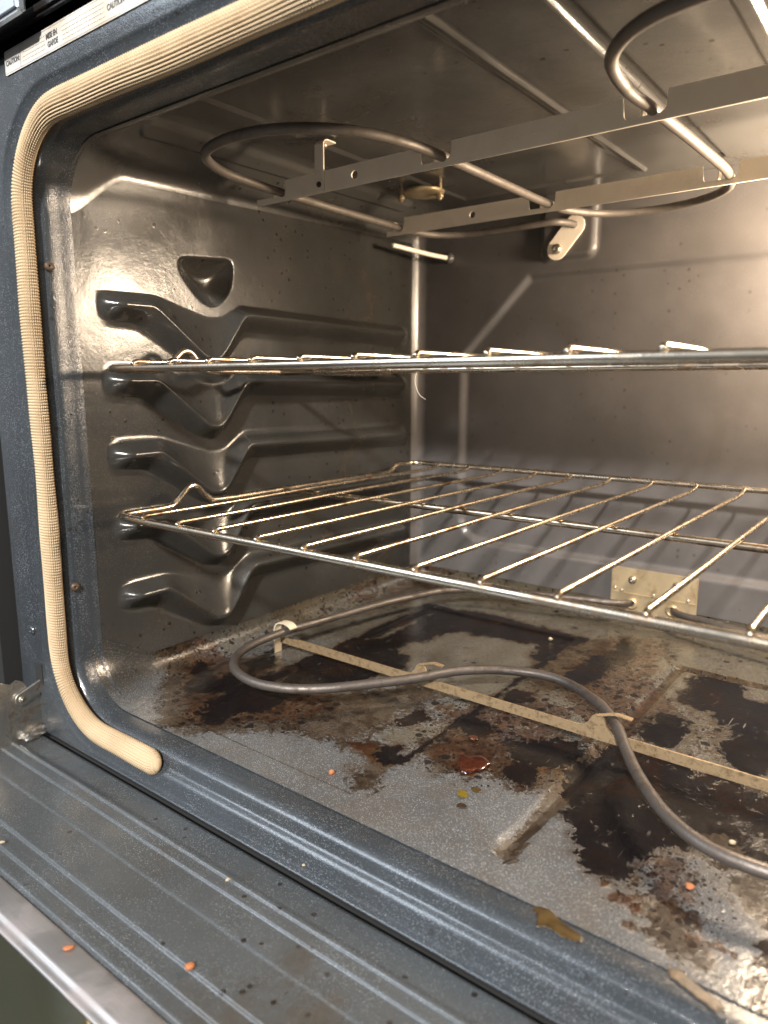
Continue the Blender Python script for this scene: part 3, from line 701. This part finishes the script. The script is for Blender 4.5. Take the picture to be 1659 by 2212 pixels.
# ---------------------------------------------------------------- fixings on the frame
M_brownscrew = metal('browned_screw', (.085, .06, .042), .5, (.04, .025, .015), .7, 200, met=.6)
for loc in ((.0006, -.0165, .3255), (.0006, -.0160, .0925)):
    screw(loc, (1, -.25, 0), .0034, M_brownscrew, oven)
screw((-.0345, -.0335, .0555), (0, -1, 0), .0036, M_frame, oven)
box('hinge_slot', (-.0365, -.0342, .012), (-.0245, -.0290, .030), M_dark, oven, .0008)

# ---------------------------------------------------------------- caution label
def build_label():
    global M_label
    t = NT('label_paper')
    n = t.noise(30, 4)
    M_label = t.out(t.mix(t.step(n, .4, .7), (.40, .39, .37), (.32, .27, .20)), .32)
    ink = NT('label_ink').out((.05, .05, .055), .5)
    y = -.0344
    M = Matrix(((1, 0, 0, 0), (0, 0, -1, y), (0, 1, 0, 0), (0, 0, 0, 1)))
    lab = plate('caution_label', round_rect(-.001, .4425, .245, .4568, .0016), (), .0004, M, M_label, oven)
    lab['label'] = 'browned white caution label in English and French on the frame header'
    def text(s, x, z, h, sx=1.0):
        cu = bpy.data.curves.new('t', 'FONT'); cu.body = s; cu.size = h; cu.extrude = .00008; cu.offset = .00016
        o = bpy.data.objects.new('t', cu); COL.objects.link(o)
        dg = bpy.context.evaluated_depsgraph_get(); me = bpy.data.meshes.new_from_object(o.evaluated_get(dg))
        bpy.data.objects.remove(o)
        me.transform(Matrix.Translation((x, y-.00032, z)) @ Matrix(((sx, 0, 0, 0), (0, 0, -1, 0), (0, 1, 0, 0), (0, 0, 0, 1))))
        return link('lettering', me, ink, lab)
    text('CAUTION:', .0010, .4478, .0043, .86)
    text('MISE EN', .0520, .4505, .0043, .86); text('GARDE', .0535, .4458, .0043, .86)
    text('CAUTION', .1180, .4478, .0043, .86)
    rnd = random.Random(3)
    bars = bmesh.new()
    def bar(x0, x1, z0, z1):
        v = [bars.verts.new(c) for c in ((x0, y-.00042, z0), (x1, y-.00042, z0), (x1, y-.00042, z1), (x0, y-.00042, z1))]; bars.faces.new(v)
    bar(.0001, .2438, .44330, .44345); bar(.0001, .2438, .45585, .4560); bar(.0001, .00025, .44345, .45585)
    bar(.0196, .0199, .44345, .45585)
    bm_obj('printed_border', bars, ink, lab)
    grey = NT('label_small_print').out((.42, .38, .33), .5)
    bars = bmesh.new()
    for xa, xb in ((.022, .050), (.070, .115), (.138, .24)):      # lines of print too small to read
        for row in range(4):
            x = xa; z = .4530-row*.0024
            while x < xb:
                l = rnd.uniform(.0014, .0042); bar(x, min(x+l, xb), z, z+.0009); x += l+.0007
    bm_obj('small_print', bars, grey, lab)['kind'] = 'stuff'
build_label()

# ---------------------------------------------------------------- sensor probe and ceiling vent disc
sens = tube('temperature_sensor', [(.0440, .4385, .3850), (.036, .41, .3862), (.0262, .352, .3893)], .0024, M_bracket, oven)
lathe('collar', [(.0001, .004), (.0055, .003), (.0058, 0), (.0058, -.004)], aim((.0435, .435, .385), (-.25, -1, 0)), M_back, sens)
disc = lathe('ceiling_vent_cap', [(.0001, 0), (.017, 0), (.0195, .0012), (.0205, .0035), (.0195, .0042), (.0001, .0046)], Matrix.Translation((.082, .328, .4265)), M_plate, oven, 32)
for dx, dy in ((-.019, -.012), (.016, .004)):
    tube('bolt', [(.082+dx, .328+dy, .437), (.082+dx, .328+dy, .4215)], .0020, M_plate, disc, 8)
    lathe('nut', [(.0001, 0), (.0036, 0), (.0040, .001), (.0040, .003), (.0036, .004), (.0001, .004)], Matrix.Translation((.082+dx, .328+dy, .4225)), M_plate, disc, 6)

# ================================================================== broil element
ZT = .400
bro = tag(empty('broil_element', (.3, .25, ZT)), 'serpentine grey broil element hung under the oven ceiling on two notched steel brackets', 'heating element')
tx = [.0515, .2138, .3615, .5075]
def serp():
    p = []
    p += [(.197, .4365, .4008), (.195, .418, .4012), (.186, .405, .4012), (.165, .4005, .4005), (.115, .4000, ZT), (.082, .396, ZT), (.060, .380, ZT), (.0525, .352, ZT)]
    p += [(.0520, .30, ZT), (.0530, .22, ZT), (.0555, .16, ZT)]
    # front left loop
    p += [(.0585, .125, ZT), (.066, .085, ZT), (.088, .054, ZT), (.125, .043, ZT), (.165, .051, ZT), (.197, .080, ZT), (.2105, .118, ZT)]
    p += [(.2138, .16, ZT), (.2140, .25, ZT), (.2143, .32, ZT)]
    p += [(.2185, .362, ZT), (.240, .394, ZT), (.276, .407, ZT), (.320, .398, ZT), (.351, .370, ZT), (.3615, .33, ZT)]
    p += [(.3615, .25, ZT), (.3580, .16, ZT)]
    p += [(.3560, .118, ZT), (.364, .077, ZT), (.388, .052, ZT), (.425, .044, ZT), (.465, .052, ZT), (.492, .080, ZT), (.504, .12, ZT)]
    p += [(.5075, .17, ZT), (.5075, .30, ZT), (.5075, .35, ZT), (.50, .39, ZT), (.49, .41, ZT), (.487, .4365, ZT)]
    return catmull(p, 8)
tube('heating_tube', serp(), .0034, M_broil, bro, 14)
def bracket(yb, x0, name='bracket'):
    zb, zt, zl = .3935, .4095, .3985
    out = [(x0, zb), (.575, zb), (.575, zl)]
    top = [(x0, zl)]
    xs = [tx[0]+(.0 if yb < .3 else -.001), tx[1], tx[2]-(.0022 if yb < .3 else 0), tx[3]]
    for i, xc in enumerate(xs):
        if i > 0: top += [(xc-.0195, zt), (xc-.0185, zl+.001), (xc-.0175, zl-.0008)]
        top += [(xc+.0025, zl-.0008), (xc+.0050, zl+.0004), (xc+.0062, zl+.003), (xc+.0066, zt)]
    top = top[:-1]+[(xs[-1]+.0066, zt), (.575, zt)]
    out = [(x0, zb), (.575, zb)]+top[::-1]
    holes = [circ(xs[0]+.082 if yb < .3 else xs[0]+.086, .4015, .0031), circ(xs[2]+.062, .4020, .0034)]
    M = Matrix(((1, 0, 0, 0), (0, 0, -1, yb), (0, 1, 0, 0), (0, 0, 0, 1)))
    b = plate(name, out, holes, .0011, M, M_bracket, bro)
    for xc in xs[:3]:          # small bent retaining tab behind each tube
        box('tab', (xc-.009, yb+.001, zl-.001), (xc-.0078, yb+.0085, zl+.0085), M_bracket, b, .0003)
    # stamped part marks: shallow raised strokes
    bm = bmesh.new(); r_ = random.Random(int(yb*100))
    x = .262
    while x < .335:
        l = r_.uniform(.001, .004)
        for v in bmesh.ops.create_cube(bm, size=1)['verts']:
            v.co = Vector((x+l/2+v.co.x*l, yb-.0006+v.co.y*.0003, .4018+(x-.29)*.0+v.co.z*r_.uniform(.0004, .0016)))
        x += l+r_.uniform(.001, .0032)
    bm_obj('stamped_mark', bm, M_bracket, b)
    return b
bracket(.160, .0255); bracket(.330, .0345)
# hanger strap: down from a screwed foot on the ceiling
def strap(x, y, ztop, zbot, wd, parent):
    path = [(y+.014, ztop), (y+.004, ztop), (y+.0012, ztop-.001), (y, ztop-.004), (y, zbot)]
    P = []
    for s in (-1, 1):
        P.append([(x+s*wd/2, a, b) for a, b in path])
    P = np.array(P)
    th = np.array([0, -.0011, 0]); th2 = np.array([0, 0, -.0011])
    off = np.array([th2, th2, (th+th2), th, th])
    ring = np.stack([P[0], P[1], P[1]+off, P[0]+off], 1)
    return link('hanger_strap', grid('hanger_strap', ring, wrap_v=True, smooth=False), M_bracket, parent)
hs = strap(.0985, .1592, .4335, .3945, .0092, bro)
screw((.0935, .168, .4320), (0, 0, -1), .0042, M_screw, hs)
screw((.0985, .1578, .3995), (0, -1, 0), .0022, M_brownscrew, hs)
# terminal plate on the back wall: stadium with one screw
def stadium(a, b, r, n=9):
    d = math.atan2(b[1]-a[1], b[0]-a[0]); o = []
    for i in range(n+1): t = d-math.pi/2+math.pi*i/n; o.append((b[0]+r*math.cos(t), b[1]+r*math.sin(t)))
    for i in range(n+1): t = d+math.pi/2+math.pi*i/n; o.append((a[0]+r*math.cos(t), a[1]+r*math.sin(t)))
    return o
M = Matrix(((1, 0, 0, 0), (0, 0, -1, .4285), (0, 1, 0, 0), (0, 0, 0, 1)))
tp = plate('terminal_plate', stadium((.1785, .3795), (.1965, .4005), .0105), (), .0016, M, M_bracket, bro)
screw((.1785, .4275, .3795), (0, -1, 0), .0052, M_screw, tp)
M = Matrix(((1, 0, 0, 0), (0, 0, -1, .4345), (0, 1, 0, 0), (0, 0, 0, 1)))
tp2 = plate('terminal_plate', stadium((.505, .3795), (.487, .4005), .0105), (), .0016, M, M_bracket, bro)
screw((.505, .4335, .3795), (0, -1, 0), .0052, M_screw, tp2)

# ================================================================== bake element
ZB = .0235
bake = tag(empty('bake_element', (.3, .2, 0)), 'dull brown looping bake element lying just above the oven floor', 'heating element')
half = [(.2755, .437, .0205), (.268, .420, .022), (.235, .406, ZB), (.1366, .3755, ZB), (.103, .345, ZB), (.0885, .305, ZB), (.0785, .27, ZB), (.0673, .2028, ZB), (.0590, .150, ZB), (.0605, .1038, ZB), (.0725, .0765, ZB), (.0930, .0595, ZB), (.1250, .0530, ZB), (.1530, .0630, ZB), (.1707, .0775, ZB), (.1925, .1050, ZB), (.2125, .1330, ZB), (.2330, .1640, .0245), (.2613, .1900, ZB), (.2984, .1975, ZB)]
other = [(.3360, .1790, ZB), (.3612, .1499, .0245), (.3775, .1230, ZB), (.3938, .0972, ZB), (.4184, .0680, ZB), (.4422, .0535, ZB), (.4690, .0520, ZB), (.505, .060, ZB), (.528, .077, ZB), (.540, .104, ZB), (.542, .15, ZB), (.534, .203, ZB), (.523, .27, ZB), (.512, .305, ZB), (.498, .345, ZB), (.464, .3755, ZB), (.36, .406, ZB), (.325, .420, .022), (.3160, .437, .0205)]
tube('heating_tube', catmull(half+other, 8), .0036, M_bake, bake, 14)
# support bar: flat strip on edge, hooked over the tube at each crossing
def bar_outline():
    z0, z1 = .0115, .0187
    o = [(.052, z0), (.550, z0), (.550, z1)]
    top = []
    for xc in (.5345-.0, .3640, .2215):
        if xc > .5: continue
        top += [(xc+.0055, z1), (xc-.0035, z1-.001), (xc-.0060, z1+.0010), (xc-.0085, z1+.0045), (xc-.0100, z1+.0085), (xc-.0125, z1+.0105), (xc-.0155, z1+.0105), (xc-.0180, z1+.0085), (xc-.0205, z1+.0040), (xc-.0235, z1+.0008), (xc-.028, z1)]
    left = [(.075, z1), (.066, z1-.0015), (.052, z1-.002)]
    return o+top+left
YB = .148
M = Matrix(((1, 0, 0, 0), (0, 0, -1, YB), (0, 1, 0, 0), (0, 0, 0, 1)))
sb = plate('support_bar', bar_outline(), (), .0014, M, M_bar, bake)
def tongue(xc, dirx, zz, ln, parent):
    """thin blade bent over the tube"""
    n = 7; P = []
    for i in range(n):
        t = i/(n-1)
        x = xc+dirx*ln*t; z = zz+.0006*math.sin(t*3.1); y = YB-.001+.007*sm(0, .5, np.array(t))
        P.append([(x, y-.0022, z), (x, y+.0022, z), (x, y+.0022, z-.0006), (x, y-.0022, z-.0006)])
    return link('hook_tongue', grid('hook_tongue', np.array(P, float), wrap_v=True, smooth=False), M_bar, parent)
tongue(.3500, 1, .0294, .0205, sb); tongue(.2075, -1, .0294, -.0165, sb)
# end clip, a strap arched over the tube with a foot on the floor
def end_clip(xc, sgn):
    path = catmull(np.array([(xc-sgn*.013, 0, .0004), (xc-sgn*.013, 0, .014), (xc-sgn*.0125, 0, .024), (xc-sgn*.0095, 0, .0285), (xc-sgn*.003, 0, .0300), (xc+sgn*.0035, 0, .0292), (xc+sgn*.0075, 0, .0265)]), 5)
    T = np.gradient(path, axis=0); T /= np.linalg.norm(T, axis=1)[:, None]; N = np.cross(T, np.array([0, 1., 0]))
    wd = .0042; P = []
    for p, nn in zip(path, N):
        a = np.array([0, wd, 0]); P.append([p+np.array([0, .150, 0])-a, p+np.array([0, .150, 0])+a, p+np.array([0, .150, 0])+a+nn*.0011, p+np.array([0, .150, 0])-a+nn*.0011])
    return link('end_clip', grid('end_clip', np.array(P), wrap_v=True, smooth=False), M_clip, bake)
M_clip = metal('clip_steel_pale', (.68, .60, .46), .45, (.5, .4, .26), .5, 120, met=.4)
end_clip(.0590, 1); end_clip(.542, -1)
# terminal plate with screws and stub collars
M = Matrix(((1, 0, 0, 0), (0, 0, -1, .4338), (0, 1, 0, 0), (0, 0, 0, 1)))
bp = plate('terminal_plate', round_rect(.2530, .0105, .3385, .0570, .0010, 2), (), .0016, M, M_plate, bake)
box('plate_fold', (.2535, .4318, .0300), (.3380, .4335, .0308), M_plate, bp, .0002)
for x, z, r_ in ((.2750, .0455, .0042), (.3190, .0465, .0042)): screw((x, .4325, z), (0, -1, 0), r_, M_screw, bp)
for x, z in ((.2570, .0345), (.2640, .0325), (.2965, .0325), (.3300, .0330)): screw((x, .4328, z), (0, -1, 0), .0018, M_screw, bp, 'rivet')
for x in (.2755, .3160): lathe('tube_collar', [(.0040, 0), (.0062, 0), (.0064, .002), (.0050, .0035), (.0040, .0035)], aim((x, .4328, .0205), (0, -1, 0)), M_plate, bp)

# ================================================================== racks
def build_rack(label, dz, mat, matf, seed):
    rk = tag(empty('oven_rack', (.3005, .2, .1465+dz)), label, 'oven rack', 'chrome wire oven racks')
    x0, x1, zc = .0240, .5770, .1465+dz
    def side(x, s):      # front to back along a rail
        i = s
        return [(x, .018, zc), (x, .050, zc), (x, .059, zc+.0010), (x, .0656, zc+.0062), (x, .0745, zc+.0138), (x, .0790, zc+.0150), (x, .0835, zc+.0138), (x, .0910, zc+.0062), (x, .0985, zc+.0010), (x, .108, zc), (x, .20, zc), (x, .335, zc), (x, .350, zc+.0008), (x, .3565, zc+.0040), (x, .3620, zc+.0068), (x, .375, zc+.0072), (x+i*.0025, .3865, zc+.0072), (x+i*.010, .3925, zc+.0072)]
    L = side(x0, 1); Rr = side(x1, -1)
    loop = [(x0+.030, .0068, zc), (x0+.012, .0080, zc), (x0+.003, .0115, zc)]+L
    loop += [(x, .3930, zc+.0072) for x in np.linspace(.06, .54, 9)]
    loop += Rr[::-1]+[(x1-.003, .0115, zc), (x1-.012, .0080, zc), (x1-.030, .0068, zc)]
    loop += [(x, .0068, zc) for x in np.linspace(.5, .1, 9)]
    tube('frame_wire', catmull(loop, 6, closed=True), .0029, matf, rk, 12, closed=True)
    r_ = random.Random(seed)
    for k in range(13):
        x = .063+.0396*k; j = r_.uniform(-.0004, .0004)
        pts = [(x+j, .0042, zc+.0030), (x+j, .0068, zc+.0044), (x+j, .012, zc+.0045), (x+j, .10, zc+.0043), (x, .18, zc+.0047), (x-j, .30, zc+.0044), (x-j, .378, zc+.0044), (x-j, .3865, zc+.0058), (x-j, .3915, zc+.0075)]
        tube('rod', catmull(pts, 5), .00165, mat, rk, 8)
    tube('cross_bar', [(x0, .1830, zc-.0008), (.15, .1830, zc+.0002), (.3, .1830, zc+.0002), (.45, .183, zc+.0002), (x1, .1830, zc-.0008)], .0027, mat, rk, 10)
    return rk
build_rack('wire oven rack seen almost edge-on at the upper ledge', .1085, M_chrome, M_chrome, 1)
build_rack('wire oven rack seen from above with grease-browned rods, lower of the two', 0, M_rackbrown, M_chrome, 2)

# ================================================================== door, folded down
ZD = -.0300
pf = [(-.0335, ZD-.030), (-.0337, ZD-.004), (-.0345, ZD-.0015), (-.0365, ZD-.0003), (-.040, ZD), (-.052, ZD+.0004), (-.0568, ZD+.0022), (-.0580, ZD+.0023), (-.0586, ZD+.0019), (-.0592, ZD+.0011), (-.0600, ZD+.0009),
      (-.0652, ZD+.0009), (-.0660, ZD+.0007), (-.0666, ZD-.0001), (-.0672, ZD-.0005), (-.0690, ZD-.0005), (-.078, ZD), (-.0835, ZD), (-.0842, ZD-.0003), (-.0850, ZD-.0006), (-.0860, ZD-.0006), (-.098, ZD), (-.1085, ZD+.0002), (-.1096, ZD), (-.1103, ZD-.0008), (-.1109, ZD-.0014), (-.1120, ZD-.0016),
      (-.1195, ZD-.0014), (-.1206, ZD-.0016), (-.1213, ZD-.0024), (-.1219, ZD-.0030), (-.1230, ZD-.0031), (-.1285, ZD-.0028), (-.1298, ZD-.0031), (-.1306, ZD-.0040), (-.1312, ZD-.0052), (-.1315, ZD-.009)]
pf = catmull(np.array([(a, b, 0) for a, b in pf]), 4)[:, :2]
xs = np.linspace(-.060, W+.060, 160)
P = np.array([[(x, y, z+.0004*math.sin(x*23)*0) for x in xs] for y, z in pf])
P[..., 2] += .0005*fbm(P[..., 0], P[..., 1], 12, 2, 4)*(P[..., 1] > -.13)
door = link('oven_door', grid('oven_door', P, flip=False), M_door, oven)
door['label'] = 'open oven door folded flat with ridged dark enamel and light bezel around its glass'
box('door_side', (-.0615, -.50, -.075), (-.0595, -.036, -.0315), M_frame, door, .0008)
box('door_side', (W+.0595, -.50, -.075), (W+.0615, -.036, -.0315), M_frame, door, .0008)
bz = [(-.1316, ZD-.0095), (-.1319, ZD-.0050), (-.1326, ZD-.0043), (-.1340, ZD-.0042), (-.1450, ZD-.0044), (-.1462, ZD-.0046), (-.1468, ZD-.0054), (-.1474, ZD-.0060), (-.1490, ZD-.0061), (-.1506, ZD-.0062), (-.1512, ZD-.0066), (-.1515, ZD-.009)]
P = np.array([[(x, y, z) for x in np.linspace(-.06, W+.06, 60)] for y, z in bz])
link('glass_bezel', grid('glass_bezel', P), M_bezel, door)['label'] = 'pale metal bezel along the door glass'
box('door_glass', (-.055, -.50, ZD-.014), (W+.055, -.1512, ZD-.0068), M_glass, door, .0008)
box('outer_skin', (-.0590, -.50, -.076), (W+.0590, -.0362, -.060), M_dark, door, .001)
# hinge arm coming out of the frame slot
Mh = lambda x: Matrix(((0, 0, 1, x), (1, 0, 0, 0), (0, 1, 0, 0), (0, 0, 0, 1)))
arm = plate('hinge_arm', [(-.024, .0190), (-.031, .0178), (-.0345, .0125), (-.0385, .0095), (-.0430, .0110), (-.0465, .0172), (-.0510, .0195), (-.0555, .0172), (-.0600, .0200), (-.0650, .0225), (-.0700, .018), (-.078, .010), (-.080, -.030), (-.045, -.030), (-.033, -.020), (-.024, -.0125)], (), .0026, Mh(-.0330), M_hinge, door, .0004)
lk = plate('hinge_link', stadium((-.0495, .0052), (-.0235, .0140), .0046), (), .0022, Mh(-.0302), M_hinge, door, .0003)
lathe('rivet', [(.0001, .0022), (.0008, .0021), (.0009, .0012), (.0019, .0014), (.0025, .0006), (.0026, 0), (.0026, -.002)], aim((-.0292, -.0495, .0052), (1, 0, 0)), M_screw, door)
# crumpled foil-like retaining clip under the arm
bm = bmesh.new(); bmesh.ops.create_icosphere(bm, subdivisions=3, radius=1)
for v in bm.verts:
    n_ = .35*math.sin(v.co.x*5+v.co.y*3)+.3*math.sin(v.co.z*7+v.co.y*4)
    v.co = Vector((-.0300+v.co.x*.006*(1+n_*.3), -.042+v.co.y*.011*(1+n_*.3), -.0265+v.co.z*.0045*(1+n_*.5)))
bm_obj('hinge_clip', bm, M_hinge, door)

# ================================================================== crumbs and spills
def pebble(name, loc, size, mat, label, cat, seed, rot=0.0, group=None):
    r_ = random.Random(seed)
    bm = bmesh.new(); bmesh.ops.create_icosphere(bm, subdivisions=2, radius=1)
    a, b, c = [r_.uniform(0, 6) for _ in range(3)]
    for v in bm.verts:
        k = 1+.18*math.sin(v.co.x*3+a)+.16*math.sin(v.co.y*4+b)+.12*math.sin(v.co.z*5+c)
        taper = 1-.35*v.co.x
        v.co = Vector((v.co.x*size[0]*k, v.co.y*size[1]*k*taper, v.co.z*size[2]*k*taper))
    bmesh.ops.rotate(bm, verts=bm.verts, cent=(0, 0, 0), matrix=Matrix.Rotation(rot, 3, 'Z'))
    zmin = min(v.co.z for v in bm.verts)
    for v in bm.verts: v.co.z -= zmin
    o = bm_obj(name, bm, mat, None, True); o.location = loc
    return tag(o, label, cat, group)
g = 'crumbs scattered in the oven'
pebble('crumb', (.2527, -.1101, -.0300), (.0030, .0016, .0011), M_orange, 'largest orange crumb, pointed, on the dark door panel near the bottom edge', 'crumb', 1, 1.15, g)
pebble('crumb', (.1910, -.1370, -.0342), (.0026, .0014, .0010), M_orange, 'orange crumb lying on the pale door bezel', 'crumb', 2, 1.0, g)
pebble('crumb', (.2219, -.0605, -.0275), (.0018, .0008, .0007), M_sesame, 'cream seed on the door bead nearest the oven mouth', 'crumb', 3, 1.3, g)
pebble('crumb', (.0846, -.1195, -.0302), (.0016, .0007, .0007), M_sesame, 'cream sliver on the door groove at the left edge of the picture', 'crumb', 5, .9, g)
pebble('crumb', (.2525, -.0312, -.0215), (.0013, .0006, .0006), M_sesame, 'pale seed on the lower lip of the front frame', 'crumb', 6, .9, g)
pebble('crumb', (.2239, .0246, -.0020), (.0022, .0013, .0013), M_orange, 'bright orange crumb on clean grey floor left of the channel', 'crumb', 7, .9, g)
pebble('crumb', (.4354, .0511, .0004), (.0026, .0020, .0009), M_orange, 'flat pale orange flake on the floor at the right', 'crumb', 8, .2, g)
pebble('crumb', (.2311, .3359, -.0018), (.0020, .0016, .0014), M_sesame, 'small cream crumb at the rear right corner of the sunken floor panel', 'crumb', 9, .2, g)
pebble('burnt_crumb', (.3560, .0150, -.0026), (.0075, .0016, .0018), M_carbon, 'charred black sliver at the front end of the floor channel', 'crumb', 14, 1.0)
pebble('burnt_crumb', (.4440, .1010, .0002), (.0018, .0012, .0012), M_sesame, 'cream crumb on the black crust behind the bake tube', 'crumb', 15, .4, g)

def spill(name, pts, z, thick, mat, label, seed, tilt=None, subd=7):
    """a flat dried or wet blob with uneven edge and domed rim"""
    pl = catmull(np.array([(p[0], p[1], 0) for p in pts]), subd, closed=True)[:, :2]
    c = pl.mean(0); n = len(pl); r_ = random.Random(seed)
    jit = 1+.16*fbm(np.cos(np.linspace(0, 6.28, n, endpoint=False))*2+seed*9, np.sin(np.linspace(0, 6.28, n, endpoint=False))*2, 2.2, 3, seed)
    rings = [(1.0, 0), (.97, .55), (.9, .85), (.7, 1.0), (.4, .92), (.02, .9)]
    P = []
    for s, h in rings:
        q = c+(pl-c)*s*(jit if s > .6 else 1)[:, None] if s > .6 else c+(pl-c)*s
        zz = np.array([z(*a) if callable(z) else z for a in q])
        hh = h*thick*(1+.25*fbm(q[:, 0], q[:, 1], 300, 2, seed))
        P.append(np.stack([q[:, 0], q[:, 1], zz+hh], 1))
    me = grid(name, np.array(P), wrap_v=True, flip=False)
    ed = np.repeat(np.array([0, .12, .35, .75, 1, 1], np.float32), n)
    me.attributes.new('edge', 'FLOAT', 'POINT').data.foreach_set('value', ed)
    return tag(link(name, me, mat), label, 'spill')
spill('grease_puddle', [(.2770, .0950), (.2830, .0905), (.2905, .0985), (.3005, .0935), (.3010, .0860), (.2960, .0765), (.2900, .0735), (.2830, .0800)], .0008, .0016, M_grease, 'wet dark red grease blob beside the floor channel', 1)
spill('grease_puddle', [(.2700, .1165), (.2735, .1195), (.2775, .1175), (.2765, .1140), (.2725, .1135)], .0008, .0012, M_grease, 'small oval bead of dark grease behind the red blob', 2)
spill('dried_spill', [(.3000, .0560), (.3040, .0575), (.3075, .0540), (.3085, .0500), (.3050, .0480), (.3015, .0500)], .0006, .0004, M_yellow, 'mustard yellow smear in front of the red grease blob', 3)
spill('dried_spill', [(.3045, .0620), (.3085, .0645), (.3120, .0620), (.3090, .0585)], .0006, .0005, M_amber, 'rust-brown drop between yellow smear and grease blob', 4)
spill('dried_spill', [(.3070, .0430), (.3100, .0445), (.3135, .0425), (.3120, .0395), (.3085, .0390)], .0006, .0006, M_burnt, 'black charred drop in front of the yellow smear', 5)
spill('dried_spill', [(.3790, -.0060), (.3850, -.0035), (.3960, -.0080), (.4055, -.0105), (.4070, -.0140), (.4000, -.0160), (.3900, -.0150), (.3860, -.0170), (.3840, -.0120)], lambda x, y: -.0006-.12*max(0, -y-.012), .0007, M_amber, 'amber burnt spill on the blue front lip', 6)
spill('dried_spill', [(.4400, -.0040), (.4460, -.0030), (.4560, -.0075), (.4660, -.0110), (.4680, -.0140), (.4600, -.0150), (.4500, -.0120), (.4420, -.0085)], lambda x, y: -.0005-.12*max(0, -y-.012), .0006, M_tan, 'tan dried patch on the front lip at the right', 7)
tag(tube('hair_strand', catmull(np.array([(.2350, .100, .2520), (.2335, .100, .2475), (.2345, .100, .2420), (.2375, .100, .2370), (.2420, .100, .2345)]), 8), .00014, M_hair, None, 6), 'single pale hair hanging below the upper rack', 'hair')
